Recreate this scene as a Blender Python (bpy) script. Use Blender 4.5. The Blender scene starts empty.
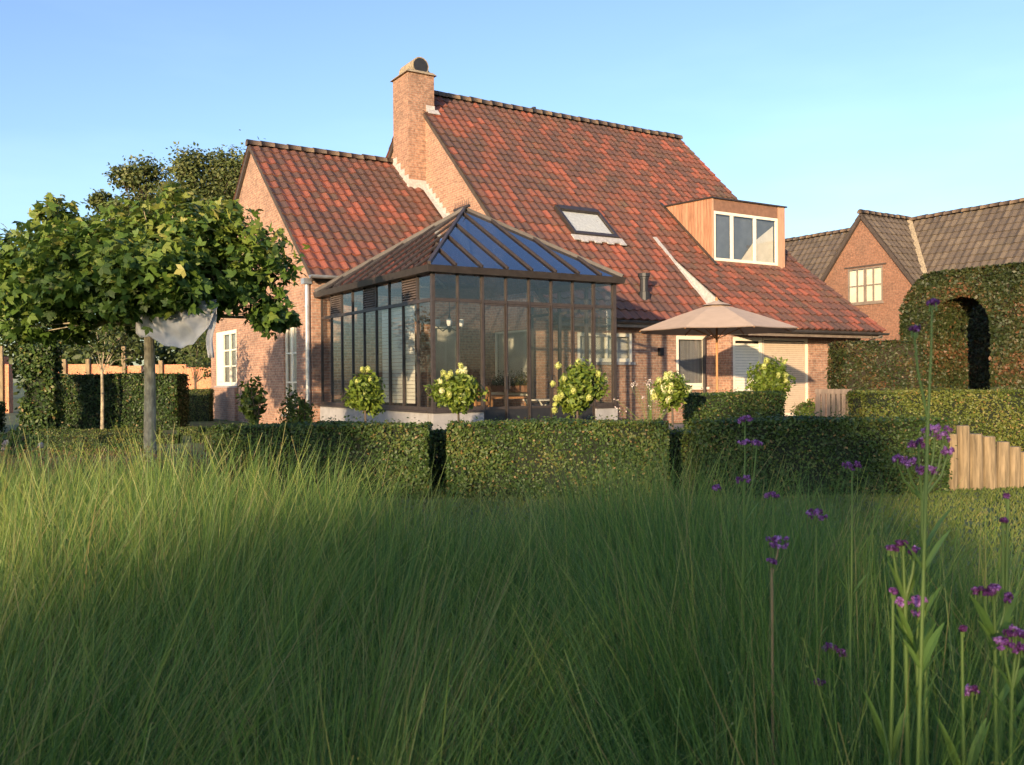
import bpy, math, random
import numpy as np
from mathutils import Vector, Matrix

random.seed(7)
RNG = np.random.default_rng(11)
scene = bpy.context.scene
COL = scene.collection
R = math.radians
sin, cos, pi = math.sin, math.cos, math.pi

# ------------------------------------------------------------------ camera
CAM_H, FPX, PITCH, ROLL = 1.2, 901.05, -0.0048, -0.008
cd = bpy.data.cameras.new('camera'); cam = bpy.data.objects.new('camera', cd); COL.objects.link(cam)
cd.sensor_width = 36; cd.lens = FPX / 1024 * 36; cd.clip_start = 0.05; cd.clip_end = 3000
cd.dof.use_dof = True; cd.dof.focus_distance = 17.0; cd.dof.aperture_fstop = 13.0
_fw = Vector((0, cos(PITCH), sin(PITCH))); _z2 = Vector((0, -sin(PITCH), cos(PITCH))); _x = Vector((1, 0, 0))
_r = cos(ROLL) * _x + sin(ROLL) * _z2; _u = -sin(ROLL) * _x + cos(ROLL) * _z2
cam.matrix_world = Matrix(((_r.x, _u.x, -_fw.x, 0), (_r.y, _u.y, -_fw.y, 0), (_r.z, _u.z, -_fw.z, CAM_H), (0, 0, 0, 1)))
scene.camera = cam

def at(px, py, Y):
    """point of the world seen at a pixel of the photograph, Y metres away"""
    u, v = px - 512, py - 382.5
    uu = cos(ROLL) * u + sin(ROLL) * v; vv = -sin(ROLL) * u + cos(ROLL) * v
    a, c = uu / FPX, -vv / FPX
    d = (a, cos(PITCH) - sin(PITCH) * c, sin(PITCH) + cos(PITCH) * c)
    return Vector((d[0] / d[1] * Y, Y, CAM_H + d[2] / d[1] * Y))

# ------------------------------------------------------------------ sky, sun, exposure
SUN_EL = R(8.4)
SUN_AZ = math.atan2(-0.36, -0.933)          # compass style: x = sin, y = cos, pointing to the sun
w = bpy.data.worlds.new('World'); scene.world = w; w.use_nodes = True
nt = w.node_tree; nt.nodes.clear()
sky = nt.nodes.new('ShaderNodeTexSky'); sky.sky_type = 'NISHITA'; sky.sun_disc = False
sky.sun_elevation = SUN_EL; sky.sun_rotation = SUN_AZ; sky.air_density = 1.0; sky.dust_density = 1.2; sky.ozone_density = 3.0
bg = nt.nodes.new('ShaderNodeBackground'); bg.inputs[1].default_value = 0.15
wo = nt.nodes.new('ShaderNodeOutputWorld')
hs = nt.nodes.new('ShaderNodeHueSaturation'); hs.inputs['Hue'].default_value = 0.512; hs.inputs['Saturation'].default_value = 0.95
nt.links.new(sky.outputs[0], hs.inputs['Color']); tcw = nt.nodes.new('ShaderNodeTexCoord'); mpw = nt.nodes.new('ShaderNodeMapping'); mpw.inputs['Scale'].default_value = (1.6, 1.6, 7)
nzw = nt.nodes.new('ShaderNodeTexNoise'); nzw.inputs['Scale'].default_value = 1.7; nzw.inputs['Detail'].default_value = 7
rpw = nt.nodes.new('ShaderNodeValToRGB'); rpw.color_ramp.elements[0].position = 0.45; rpw.color_ramp.elements[1].position = 0.85
rpw.color_ramp.elements[0].color = (1, 1, 1, 1); rpw.color_ramp.elements[1].color = (1.2, 1.12, 1.06, 1)      # thin high cloud
mxw = nt.nodes.new('ShaderNodeMix'); mxw.data_type = 'RGBA'; mxw.blend_type = 'MULTIPLY'; mxw.inputs[0].default_value = 1
nt.links.new(tcw.outputs['Generated'], mpw.inputs[0]); nt.links.new(mpw.outputs[0], nzw.inputs['Vector']); nt.links.new(nzw.outputs[0], rpw.inputs[0])
nt.links.new(hs.outputs[0], mxw.inputs[6]); nt.links.new(rpw.outputs[0], mxw.inputs[7]); nt.links.new(mxw.outputs[2], bg.inputs[0]); nt.links.new(bg.outputs[0], wo.inputs[0])
sd = bpy.data.lights.new('sun', 'SUN'); so = bpy.data.objects.new('sun', sd); COL.objects.link(so)
sd.energy = 3.3; sd.angle = R(0.6); sd.color = (1.0, 0.74, 0.46)
_ld = Vector((-sin(SUN_AZ) * cos(SUN_EL), -cos(SUN_AZ) * cos(SUN_EL), -sin(SUN_EL)))
so.rotation_euler = _ld.to_track_quat('-Z', 'Y').to_euler(); so.location = (-10, -20, 20)
vs = scene.view_settings
vs.view_transform = 'Standard'; vs.look = 'None'; vs.exposure = 1.38; vs.gamma = 1; vs.use_curve_mapping = False
scene.cycles.use_denoising = True
scene.cycles.max_bounces = 8; scene.cycles.transparent_max_bounces = 24; scene.cycles.glossy_bounces = 4
scene.cycles.caustics_reflective = False; scene.cycles.caustics_refractive = False

# ------------------------------------------------------------------ materials
def mat(name):
    m = bpy.data.materials.new(name); m.use_nodes = True
    return m, m.node_tree, m.node_tree.nodes['Principled BSDF']
def ramp(t, stops):
    n = t.nodes.new('ShaderNodeValToRGB'); cr = n.color_ramp
    while len(cr.elements) < len(stops): cr.elements.new(0.5)
    for e, (p, c) in zip(cr.elements, stops): e.position = p; e.color = (*c, 1)
    return n
def noise(t, scale, detail=4, coord='Object', stretch=None, rough=0.55):
    tc = t.nodes.new('ShaderNodeTexCoord'); n = t.nodes.new('ShaderNodeTexNoise')
    n.inputs['Scale'].default_value = scale; n.inputs['Detail'].default_value = detail; n.inputs['Roughness'].default_value = rough
    if stretch:
        mp = t.nodes.new('ShaderNodeMapping'); mp.inputs['Scale'].default_value = stretch
        t.links.new(tc.outputs[coord], mp.inputs[0]); t.links.new(mp.outputs[0], n.inputs['Vector'])
    else: t.links.new(tc.outputs[coord], n.inputs['Vector'])
    return n
def mixc(t, a, b, fac, mode='MIX'):
    n = t.nodes.new('ShaderNodeMix'); n.data_type = 'RGBA'; n.blend_type = mode
    for s, v in ((0, fac), (6, a), (7, b)):
        if hasattr(v, 'links'): t.links.new(v, n.inputs[s])
        elif isinstance(v, (int, float)): n.inputs[s].default_value = v
        else: n.inputs[s].default_value = (*v, 1)
    return n.outputs[2]
def bump(t, b, h, strength, dist=0.01):
    n = t.nodes.new('ShaderNodeBump'); n.inputs['Strength'].default_value = strength; n.inputs['Distance'].default_value = dist
    t.links.new(h, n.inputs['Height']); t.links.new(n.outputs[0], b.inputs['Normal'])
def plain(name, c, rough=0.6, var=0.25, scale=6, metal=0.0, bmp=0.15, stretch=None):
    m, t, b = mat(name)
    n = noise(t, scale, 6, stretch=stretch)
    r = ramp(t, ((0.3, tuple(x * (1 - var) for x in c)), (0.7, tuple(min(1, x * (1 + var)) for x in c))))
    t.links.new(n.outputs[0], r.inputs[0]); t.links.new(r.outputs[0], b.inputs['Base Color'])
    b.inputs['Roughness'].default_value = rough; b.inputs['Metallic'].default_value = metal
    if bmp: bump(t, b, n.outputs[0], bmp)
    return m
def brick(name, c1, c2, mortar, stain=(0.12, 0.09, 0.07), bw=0.21, bh=0.066):
    m, t, b = mat(name)
    uv = t.nodes.new('ShaderNodeUVMap')
    br = t.nodes.new('ShaderNodeTexBrick'); t.links.new(uv.outputs[0], br.inputs['Vector'])
    br.inputs['Scale'].default_value = 1; br.inputs['Brick Width'].default_value = bw; br.inputs['Row Height'].default_value = bh
    br.inputs['Mortar Size'].default_value = 0.007; br.inputs['Mortar Smooth'].default_value = 0.3; br.inputs['Bias'].default_value = -0.1
    br.inputs['Color1'].default_value = (*c1, 1); br.inputs['Color2'].default_value = (*c2, 1); br.inputs['Mortar'].default_value = (*mortar, 1)
    n1 = noise(t, 1.3, 6); n2 = noise(t, 14, 3)
    r1 = ramp(t, ((0.45, (0, 0, 0)), (0.72, (1, 1, 1)))); t.links.new(n1.outputs[0], r1.inputs[0])
    mu = t.nodes.new('ShaderNodeMath'); mu.operation = 'MULTIPLY'; mu.inputs[1].default_value = 0.4
    t.links.new(r1.outputs[0], mu.inputs[0])
    c = mixc(t, br.outputs[0], stain, mu.outputs[0])
    r2 = ramp(t, ((0.3, (0.62, 0.62, 0.62)), (0.7, (1.25, 1.2, 1.15)))); t.links.new(n2.outputs[0], r2.inputs[0])
    c = mixc(t, c, r2.outputs[0], 1.0, 'MULTIPLY')
    t.links.new(c, b.inputs['Base Color']); b.inputs['Roughness'].default_value = 0.88
    iv = t.nodes.new('ShaderNodeMath'); iv.operation = 'SUBTRACT'; iv.inputs[0].default_value = 1; t.links.new(br.outputs[1], iv.inputs[1])
    bump(t, b, iv.outputs[0], 0.6, 0.008)
    return m
def tiles(name, stops, moss=(0.10, 0.085, 0.045), rough=0.75):
    m, t, b = mat(name)
    a = t.nodes.new('ShaderNodeAttribute'); a.attribute_name = 'tint'
    r = ramp(t, stops); t.links.new(a.outputs['Fac'], r.inputs[0])
    n1 = noise(t, 0.9, 5); n2 = noise(t, 22, 4)
    ad = t.nodes.new('ShaderNodeMath'); ad.operation = 'MULTIPLY'; t.links.new(n1.outputs[0], ad.inputs[0]); t.links.new(n2.outputs[0], ad.inputs[1])
    rr = ramp(t, ((0.28, (0, 0, 0)), (0.50, (1, 1, 1)))); t.links.new(ad.outputs[0], rr.inputs[0])
    c = mixc(t, r.outputs[0], moss, rr.outputs[0])
    r2 = ramp(t, ((0.3, (0.75, 0.75, 0.75)), (0.7, (1.15, 1.15, 1.15)))); t.links.new(n2.outputs[0], r2.inputs[0])
    c = mixc(t, c, r2.outputs[0], 1.0, 'MULTIPLY')
    t.links.new(c, b.inputs['Base Color']); b.inputs['Roughness'].default_value = rough
    bump(t, b, n2.outputs[0], 0.3, 0.01)
    return m
def foliage(name, stops, trans=0.25, rough=0.5, spec=0.35):
    m, t, b = mat(name)
    a = t.nodes.new('ShaderNodeAttribute'); a.attribute_name = 'tint'
    r = ramp(t, stops); t.links.new(a.outputs['Fac'], r.inputs[0])
    t.links.new(r.outputs[0], b.inputs['Base Color']); b.inputs['Roughness'].default_value = rough
    b.inputs['Specular IOR Level'].default_value = spec
    if trans:
        tr = t.nodes.new('ShaderNodeBsdfTranslucent'); t.links.new(r.outputs[0], tr.inputs[0])
        mx = t.nodes.new('ShaderNodeMixShader'); mx.inputs[0].default_value = trans
        out = t.nodes['Material Output']
        t.links.new(b.outputs[0], mx.inputs[1]); t.links.new(tr.outputs[0], mx.inputs[2]); t.links.new(mx.outputs[0], out.inputs[0])
    return m
def glass(name, tint, ior, gl=(1, 1, 1), wob=0.0):
    m, t, b = mat(name); t.nodes.remove(b); out = t.nodes['Material Output']
    tr = t.nodes.new('ShaderNodeBsdfTransparent'); tr.inputs[0].default_value = (*tint, 1)
    g = t.nodes.new('ShaderNodeBsdfGlossy'); g.inputs['Roughness'].default_value = 0.015; g.inputs[0].default_value = (*gl, 1)
    f = t.nodes.new('ShaderNodeFresnel'); f.inputs[0].default_value = ior
    mx = t.nodes.new('ShaderNodeMixShader')
    ge = t.nodes.new('ShaderNodeNewGeometry'); iv = t.nodes.new('ShaderNodeMath'); iv.operation = 'SUBTRACT'; iv.inputs[0].default_value = 1
    mu = t.nodes.new('ShaderNodeMath'); mu.operation = 'MULTIPLY'; t.links.new(ge.outputs['Backfacing'], iv.inputs[1]); t.links.new(f.outputs[0], mu.inputs[0]); t.links.new(iv.outputs[0], mu.inputs[1])
    t.links.new(mu.outputs[0], mx.inputs[0]); t.links.new(tr.outputs[0], mx.inputs[1]); t.links.new(g.outputs[0], mx.inputs[2])
    if wob:
        n = noise(t, 0.8, 2); bu = t.nodes.new('ShaderNodeBump'); bu.inputs['Strength'].default_value = wob; bu.inputs['Distance'].default_value = 0.02
        t.links.new(n.outputs[0], bu.inputs['Height']); t.links.new(bu.outputs[0], g.inputs['Normal'])
    t.links.new(mx.outputs[0], out.inputs[0])
    return m
def boards(name, c1, c2, gap, bw=0.13):
    m, t, b = mat(name)
    uv = t.nodes.new('ShaderNodeUVMap'); br = t.nodes.new('ShaderNodeTexBrick'); t.links.new(uv.outputs[0], br.inputs['Vector'])
    br.offset = 0.0; br.inputs['Scale'].default_value = 1; br.inputs['Brick Width'].default_value = bw; br.inputs['Row Height'].default_value = 40
    br.inputs['Mortar Size'].default_value = 0.005; br.inputs['Color1'].default_value = (*c1, 1); br.inputs['Color2'].default_value = (*c2, 1); br.inputs['Mortar'].default_value = (*gap, 1)
    n = noise(t, 9, 5, stretch=(3, 3, 0.25))
    r = ramp(t, ((0.3, (0.6, 0.55, 0.52)), (0.7, (1.25, 1.22, 1.2)))); t.links.new(n.outputs[0], r.inputs[0])
    c = mixc(t, br.outputs[0], r.outputs[0], 1.0, 'MULTIPLY'); t.links.new(c, b.inputs['Base Color']); b.inputs['Roughness'].default_value = 0.6
    iv = t.nodes.new('ShaderNodeMath'); iv.operation = 'SUBTRACT'; iv.inputs[0].default_value = 1; t.links.new(br.outputs[1], iv.inputs[1])
    bump(t, b, iv.outputs[0], 0.5, 0.006)
    return m

M = {}
M['brick'] = brick('house_brick', (0.43, 0.245, 0.165), (0.31, 0.165, 0.112), (0.42, 0.34, 0.275))
M['brick_n'] = brick('neighbour_brick', (0.28, 0.138, 0.088), (0.22, 0.105, 0.066), (0.23, 0.165, 0.125))
M['brick_c'] = brick('chimney_brick', (0.40, 0.225, 0.15), (0.29, 0.15, 0.10), (0.36, 0.28, 0.22), stain=(0.10, 0.07, 0.05))
M['block'] = brick('clay_block', (0.62, 0.26, 0.14), (0.54, 0.21, 0.11), (0.45, 0.27, 0.19), bw=0.3, bh=0.2, stain=(0.5, 0.25, 0.15))
M['tile'] = tiles('red_tile', ((0.0, (0.092, 0.052, 0.042)), (0.35, (0.130, 0.060, 0.044)), (0.6, (0.168, 0.064, 0.043)), (0.85, (0.220, 0.070, 0.044)), (1.0, (0.28, 0.083, 0.05))))
M['ridge'] = tiles('ridge_tile', ((0.0, (0.09, 0.065, 0.05)), (0.6, (0.115, 0.075, 0.05)), (1.0, (0.15, 0.10, 0.06))), moss=(0.22, 0.16, 0.08))
M['tile_n'] = tiles('grey_tile', ((0.0, (0.088, 0.068, 0.052)), (0.5, (0.115, 0.088, 0.066)), (1.0, (0.145, 0.112, 0.08))), moss=(0.09, 0.075, 0.05))
M['under'] = plain('roof_underside', (0.06, 0.045, 0.038), 0.8)
M['lead'] = plain('lead_flashing', (0.42, 0.40, 0.38), 0.6, 0.25, 14)
M['zinc'] = plain('zinc', (0.48, 0.48, 0.48), 0.35, 0.2, 5, metal=0.7)
M['darkzinc'] = plain('dark_gutter', (0.06, 0.055, 0.055), 0.45, 0.3, 5)
M['bronze'] = plain('bronze_steel', (0.044, 0.034, 0.030), 0.5, 0.25, 9)
M['bronze_d'] = plain('bronze_steel_dark', (0.036, 0.029, 0.027), 0.45, 0.25, 9)
M['stone'] = plain('bluestone', (0.30, 0.29, 0.29), 0.75, 0.18, 4)
M['white'] = plain('cream_paint', (0.80, 0.74, 0.60), 0.45, 0.05, 8, bmp=0.03)
M['blind'] = plain('pale_blind', (0.62, 0.57, 0.48), 0.8, 0.08, 4)
M['curtain'] = plain('white_curtain', (0.70, 0.68, 0.64), 0.9, 0.15, 3, stretch=(6, 6, 0.2))
M['greyblind'] = plain('grey_curtain', (0.20, 0.19, 0.18), 0.9, 0.3, 3, stretch=(7, 7, 0.2))
M['dimroom'] = plain('dim_room', (0.10, 0.11, 0.125), 0.9, 0.3, 2)
M['darkroom'] = plain('dark_interior', (0.035, 0.03, 0.028), 0.9)
M['shutter'] = plain('roller_slat', (0.55, 0.44, 0.33), 0.55, 0.08, 8)
M['louvre'] = plain('louvre_slat', (0.12, 0.09, 0.075), 0.5)
M['cedar'] = boards('cedar_boards', (0.47, 0.265, 0.165), (0.38, 0.195, 0.115), (0.12, 0.05, 0.03))
M['cedar_p'] = plain('cedar_trim', (0.46, 0.275, 0.175), 0.6, 0.2, 8, stretch=(3, 3, 0.3))
M['cedar_d'] = plain('cedar_fascia', (0.22, 0.115, 0.07), 0.6, 0.2, 8)
M['glass'] = glass('window_glass', (0.95, 0.96, 0.96), 1.9, wob=0.05)
M['glass_c'] = glass('conservatory_glass', (0.93, 0.94, 0.93), 1.75, wob=0.05)
M['glass_r'] = glass('roof_glass', (0.40, 0.45, 0.51), 2.3, (0.92, 0.96, 1.0), wob=0.08)
M['black'] = plain('black_metal', (0.02, 0.02, 0.022), 0.5, 0.2, 9)
M['mortar'] = plain('mossy_mortar', (0.30, 0.24, 0.16), 0.9, 0.45, 16)
M['paving'] = brick('terrace_paving', (0.36, 0.35, 0.33), (0.30, 0.29, 0.28), (0.2, 0.19, 0.17), bw=0.6, bh=0.6)
M['canvas'] = plain('taupe_canvas', (0.47, 0.35, 0.255), 0.9, 0.06, 5, bmp=0.05)
M['pole'] = plain('painted_pole', (0.20, 0.16, 0.13), 0.5)
M['teak'] = plain('weathered_teak', (0.25, 0.18, 0.13), 0.8, 0.3, 9, stretch=(4, 4, 0.5))
M['oak'] = plain('warm_oak', (0.42, 0.20, 0.08), 0.55, 0.25, 9, stretch=(4, 4, 0.4))
M['cloth'] = plain('white_fleece', (0.50, 0.50, 0.52), 0.95, 0.12, 7)
M['bark'] = plain('plane_bark', (0.33, 0.28, 0.19), 0.85, 0.55, 11, stretch=(1.6, 1.6, 0.8))
M['bark2'] = plain('dark_bark', (0.10, 0.075, 0.055), 0.9, 0.4, 8, stretch=(1, 1, 0.3))
M['log'] = plain('palisade_wood', (0.215, 0.158, 0.09), 0.85, 0.5, 8, stretch=(4, 4, 0.4))
M['logend'] = plain('palisade_wood_end', (0.40, 0.30, 0.19), 0.85, 0.2, 20)
M['soil'] = plain('soil', (0.045, 0.034, 0.024), 0.95, 0.4, 9, bmp=0.4)
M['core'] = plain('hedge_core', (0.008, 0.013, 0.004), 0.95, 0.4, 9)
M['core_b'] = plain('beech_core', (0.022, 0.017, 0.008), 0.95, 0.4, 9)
M['box'] = foliage('box_leaf', ((0, (0.022, 0.045, 0.010)), (0.5, (0.05, 0.09, 0.018)), (0.85, (0.095, 0.13, 0.024)), (1, (0.21, 0.14, 0.05))), 0.2)
M['privet'] = foliage('privet_leaf', ((0, (0.045, 0.075, 0.012)), (0.5, (0.11, 0.135, 0.022)), (0.85, (0.17, 0.17, 0.035)), (1, (0.26, 0.17, 0.06))), 0.2)
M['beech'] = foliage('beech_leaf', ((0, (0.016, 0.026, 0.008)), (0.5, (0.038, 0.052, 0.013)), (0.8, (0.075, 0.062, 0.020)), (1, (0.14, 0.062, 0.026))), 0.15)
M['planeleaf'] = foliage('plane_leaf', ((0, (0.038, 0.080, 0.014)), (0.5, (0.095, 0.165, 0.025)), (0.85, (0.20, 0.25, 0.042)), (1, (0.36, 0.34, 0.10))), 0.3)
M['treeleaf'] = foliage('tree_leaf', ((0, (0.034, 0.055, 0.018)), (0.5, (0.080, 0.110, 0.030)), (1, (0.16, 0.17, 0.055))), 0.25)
M['shrubleaf'] = foliage('shrub_leaf', ((0, (0.03, 0.055, 0.012)), (0.5, (0.075, 0.12, 0.02)), (1, (0.18, 0.22, 0.04))), 0.3)
M['hydleaf'] = foliage('hydrangea_leaf', ((0, (0.06, 0.10, 0.014)), (0.5, (0.14, 0.20, 0.024)), (1, (0.27, 0.31, 0.05))), 0.3)
M['hydflower'] = foliage('hydrangea_flower', ((0, (0.42, 0.46, 0.10)), (0.5, (0.66, 0.66, 0.24)), (1, (0.80, 0.78, 0.52))), 0.3)
M['paleflower'] = foliage('pale_flower', ((0, (0.6, 0.45, 0.42)), (1, (0.8, 0.72, 0.68))), 0.3)
M['pinkgrass'] = foliage('russet_plume', ((0, (0.07, 0.035, 0.018)), (1, (0.20, 0.10, 0.045))), 0.3)
M['grass'] = foliage('tall_grass_blade', ((0, (0.032, 0.080, 0.018)), (0.35, (0.088, 0.178, 0.034)), (0.65, (0.160, 0.255, 0.044)), (0.88, (0.28, 0.32, 0.07)), (1, (0.30, 0.24, 0.09))), 0.35, 0.45)
M['turfblade'] = foliage('turf_blade', ((0, (0.07, 0.10, 0.022)), (0.6, (0.13, 0.165, 0.036)), (1, (0.24, 0.22, 0.07))), 0.3)
M['verb_stem'] = foliage('verbena_stem', ((0, (0.11, 0.19, 0.04)), (1, (0.19, 0.27, 0.06))), 0.2)
M['verb_dry'] = foliage('dry_stem', ((0, (0.26, 0.17, 0.08)), (1, (0.34, 0.24, 0.12))), 0.1)
M['verb_leaf'] = foliage('verbena_leaf', ((0, (0.13, 0.23, 0.045)), (1, (0.21, 0.32, 0.07))), 0.35)
M['verb_flower'] = foliage('verbena_floret', ((0, (0.10, 0.024, 0.085)), (0.5, (0.27, 0.075, 0.28)), (1, (0.56, 0.27, 0.58))), 0.25)
M['core_g'] = plain('lawn_ground', (0.075, 0.095, 0.026), 0.95, 0.45, 2.2, bmp=0.4)

# ------------------------------------------------------------------ object helpers
def tag(o, label=None, cat=None, group=None, kind=None):
    if label: o['label'] = label
    if cat: o['category'] = cat
    if group: o['group'] = group
    if kind: o['kind'] = kind
    return o
def empty(name, loc=(0, 0, 0), rz=0.0, label=None, cat=None, group=None):
    o = bpy.data.objects.new(name, None); COL.objects.link(o); o.location = loc; o.rotation_euler = (0, 0, rz)
    o.empty_display_size = 0.2
    return tag(o, label, cat, group)
def copy_tree(o, parent=None):
    c = o.copy(); COL.objects.link(c); c.parent = parent
    for ch in list(o.children): copy_tree(ch, c)
    return c

class MB:
    """collects polygons; build() links ONE mesh object with wall-aligned UVs in metres"""
    def __init__(s): s.v, s.f, s.t = [], [], []
    def poly(s, pts, tint=0.5):
        n = len(s.v); s.v += [tuple(p) for p in pts]; s.f.append(tuple(range(n, n + len(pts)))); s.t.append(tint); return s
    def mesh(s, vs, fs, tint=0.5):
        n = len(s.v); s.v += [tuple(p) for p in vs]
        for f in fs: s.f.append(tuple(n + i for i in f)); s.t.append(tint)
        return s
    def hexa(s, c, tint=0.5):      # 8 corners: bottom ring 0-3 ccw, top ring 4-7
        return s.mesh(c, ((0, 3, 2, 1), (4, 5, 6, 7), (0, 1, 5, 4), (1, 2, 6, 5), (2, 3, 7, 6), (3, 0, 4, 7)), tint)
    def box(s, x0, x1, y0, y1, z0, z1, tint=0.5):
        x0, x1 = min(x0, x1), max(x0, x1); y0, y1 = min(y0, y1), max(y0, y1); z0, z1 = min(z0, z1), max(z0, z1)
        return s.hexa(((x0, y0, z0), (x1, y0, z0), (x1, y1, z0), (x0, y1, z0), (x0, y0, z1), (x1, y0, z1), (x1, y1, z1), (x0, y1, z1)), tint)
    def prism(s, pts, vec, tint=0.5):
        pts = [Vector(p) for p in pts]; vec = Vector(vec); n = len(pts)
        return s.mesh(pts + [p + vec for p in pts], [tuple(range(n))[::-1], tuple(range(n, 2 * n))] + [(i, (i + 1) % n, n + (i + 1) % n, n + i) for i in range(n)], tint)
    def bar(s, p, q, w, h=None, up=(0, 0, 1), tint=0.5):
        p, q = Vector(p), Vector(q); h = h or w; d = (q - p).normalized(); up = Vector(up)
        if abs(d.dot(up)) > 0.98: up = Vector((0, 1, 0))
        sd = d.cross(up).normalized(); u2 = sd.cross(d).normalized()
        a = [sd * (w / 2 * i) + u2 * (h / 2 * j) for i, j in ((-1, -1), (1, -1), (1, 1), (-1, 1))]
        return s.hexa([p + x for x in a] + [q + x for x in a], tint)
    def tube(s, pts, r, n=8, cap=True, tint=0.5):
        pts = [Vector(p) for p in pts]; r = r if isinstance(r, (list, tuple)) else [r] * len(pts)
        vs, fs = [], []
        ref = Vector((0.31, 0.17, 0.93)) if abs((pts[-1] - pts[0]).normalized().z) < 0.8 else Vector((1, 0.1, 0))
        for i, p in enumerate(pts):
            d = (pts[min(i + 1, len(pts) - 1)] - pts[max(i - 1, 0)]).normalized()
            a = d.cross(ref).normalized(); b = d.cross(a)
            vs += [p + (a * cos(2 * pi * k / n) + b * sin(2 * pi * k / n)) * r[i] for k in range(n)]
        for i in range(len(pts) - 1):
            for k in range(n): fs.append((i * n + k, i * n + (k + 1) % n, (i + 1) * n + (k + 1) % n, (i + 1) * n + k))
        if cap: fs += [tuple(range(n))[::-1], tuple(range((len(pts) - 1) * n, len(pts) * n))]
        return s.mesh(vs, fs, tint)
    def build(s, name, m, parent=None, smooth=False, bevel=0):
        me = bpy.data.meshes.new(name); me.from_pydata(s.v, [], s.f); me.update()
        ms = m if isinstance(m, (list, tuple)) else [m]
        for x in ms: me.materials.append(x)
        uv = me.uv_layers.new(name='UVMap'); co = np.empty(len(me.vertices) * 3); me.vertices.foreach_get('co', co); co = co.reshape(-1, 3)
        arr = np.empty((len(me.loops), 2))
        for p in me.polygons:
            n = p.normal
            for li in p.loop_indices:
                q = co[me.loops[li].vertex_index]
                if abs(n.z) > 0.75: arr[li] = (q[0], q[1])
                else:
                    l = math.hypot(n.x, n.y); arr[li] = ((q[1] * n.x - q[0] * n.y) / l, q[2])
        uv.data.foreach_set('uv', arr.ravel().astype(np.float32))
        at_ = me.attributes.new('tint', 'FLOAT', 'FACE'); at_.data.foreach_set('value', np.array(s.t, dtype=np.float32))
        if smooth: me.polygons.foreach_set('use_smooth', [True] * len(me.polygons))
        o = bpy.data.objects.new(name, me); COL.objects.link(o); o.parent = parent
        if bevel:
            b = o.modifiers.new('bevel', 'BEVEL'); b.width = bevel; b.segments = 2; b.limit_method = 'ANGLE'
        return o

class Soup:
    """numpy quads, each with a tint and a material slot"""
    def __init__(s): s.q, s.t, s.m = [], [], []
    def add(s, q, tint, m=0):
        q = np.asarray(q, dtype=np.float32).reshape(-1, 4, 3); s.q.append(q)
        s.t.append(np.broadcast_to(np.asarray(tint, dtype=np.float32), (len(q),)).copy()); s.m.append(np.full(len(q), m, dtype=np.int32)); return s
    def box(s, x0, x1, y0, y1, z0, z1, m=0, tint=0.5):
        c = np.array([(x0, y0, z0), (x1, y0, z0), (x1, y1, z0), (x0, y1, z0), (x0, y0, z1), (x1, y0, z1), (x1, y1, z1), (x0, y1, z1)])
        return s.add([c[list(f)] for f in ((0, 3, 2, 1), (4, 5, 6, 7), (0, 1, 5, 4), (1, 2, 6, 5), (2, 3, 7, 6), (3, 0, 4, 7))], tint, m)
    def tube(s, pts, r, n=6, m=0, tint=0.5):
        mb = MB().tube(pts, r, n, cap=False); v = np.array([tuple(x) for x in mb.v])
        return s.add(v[np.array(mb.f)], tint, m)
    def build(s, name, mats, parent=None, xf=None):
        q = np.concatenate(s.q); t = np.concatenate(s.t); mi = np.concatenate(s.m); n = len(q)
        me = bpy.data.meshes.new(name); me.vertices.add(n * 4); me.loops.add(n * 4); me.polygons.add(n)
        me.vertices.foreach_set('co', q.reshape(-1)); me.loops.foreach_set('vertex_index', np.arange(n * 4, dtype=np.int32))
        me.polygons.foreach_set('loop_start', np.arange(0, n * 4, 4, dtype=np.int32))
        for x in (mats if isinstance(mats, (list, tuple)) else [mats]): me.materials.append(x)
        me.polygons.foreach_set('material_index', mi)
        a = me.attributes.new('tint', 'FLOAT', 'FACE'); a.data.foreach_set('value', t)
        me.update(calc_edges=True); me.validate()
        o = bpy.data.objects.new(name, me); COL.objects.link(o); o.parent = parent
        return o

def unit(v): return v / (np.linalg.norm(v, axis=-1, keepdims=True) + 1e-9)
def leaf_quads(p, nrm, size, aspect=0.55, bend=0.15):
    """kite shaped leaves at p, lying roughly across nrm"""
    n = len(p); nrm = unit(nrm); a = unit(np.cross(nrm, RNG.normal(size=(n, 3)))); b = np.cross(nrm, a)
    size = np.broadcast_to(size, (n,))[:, None]
    return np.stack([p - a * size * 0.5, p + b * size * aspect * 0.5 - nrm * size * bend * 0.5, p + a * size * 0.5 - nrm * size * bend, p - b * size * aspect * 0.5 - nrm * size * bend * 0.5], 1)
def lobed_quads(p, nrm, size):
    """a maple-like leaf: three kites fanned from the stalk"""
    n = len(p); nrm = unit(nrm); a = unit(np.cross(nrm, RNG.normal(size=(n, 3)))); b = np.cross(nrm, a)
    size = np.broadcast_to(size, (n,))[:, None]; out = []
    for ang, L in ((0, 1.0), (0.95, 0.82), (-0.95, 0.82)):
        d = a * cos(ang) + b * sin(ang); e = -a * sin(ang) + b * cos(ang)
        out.append(np.stack([p, p + (d * 0.55 + e * 0.27) * size * L, p + d * size * L - nrm * size * 0.16, p + (d * 0.55 - e * 0.27) * size * L], 1))
    return np.concatenate(out)

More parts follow.
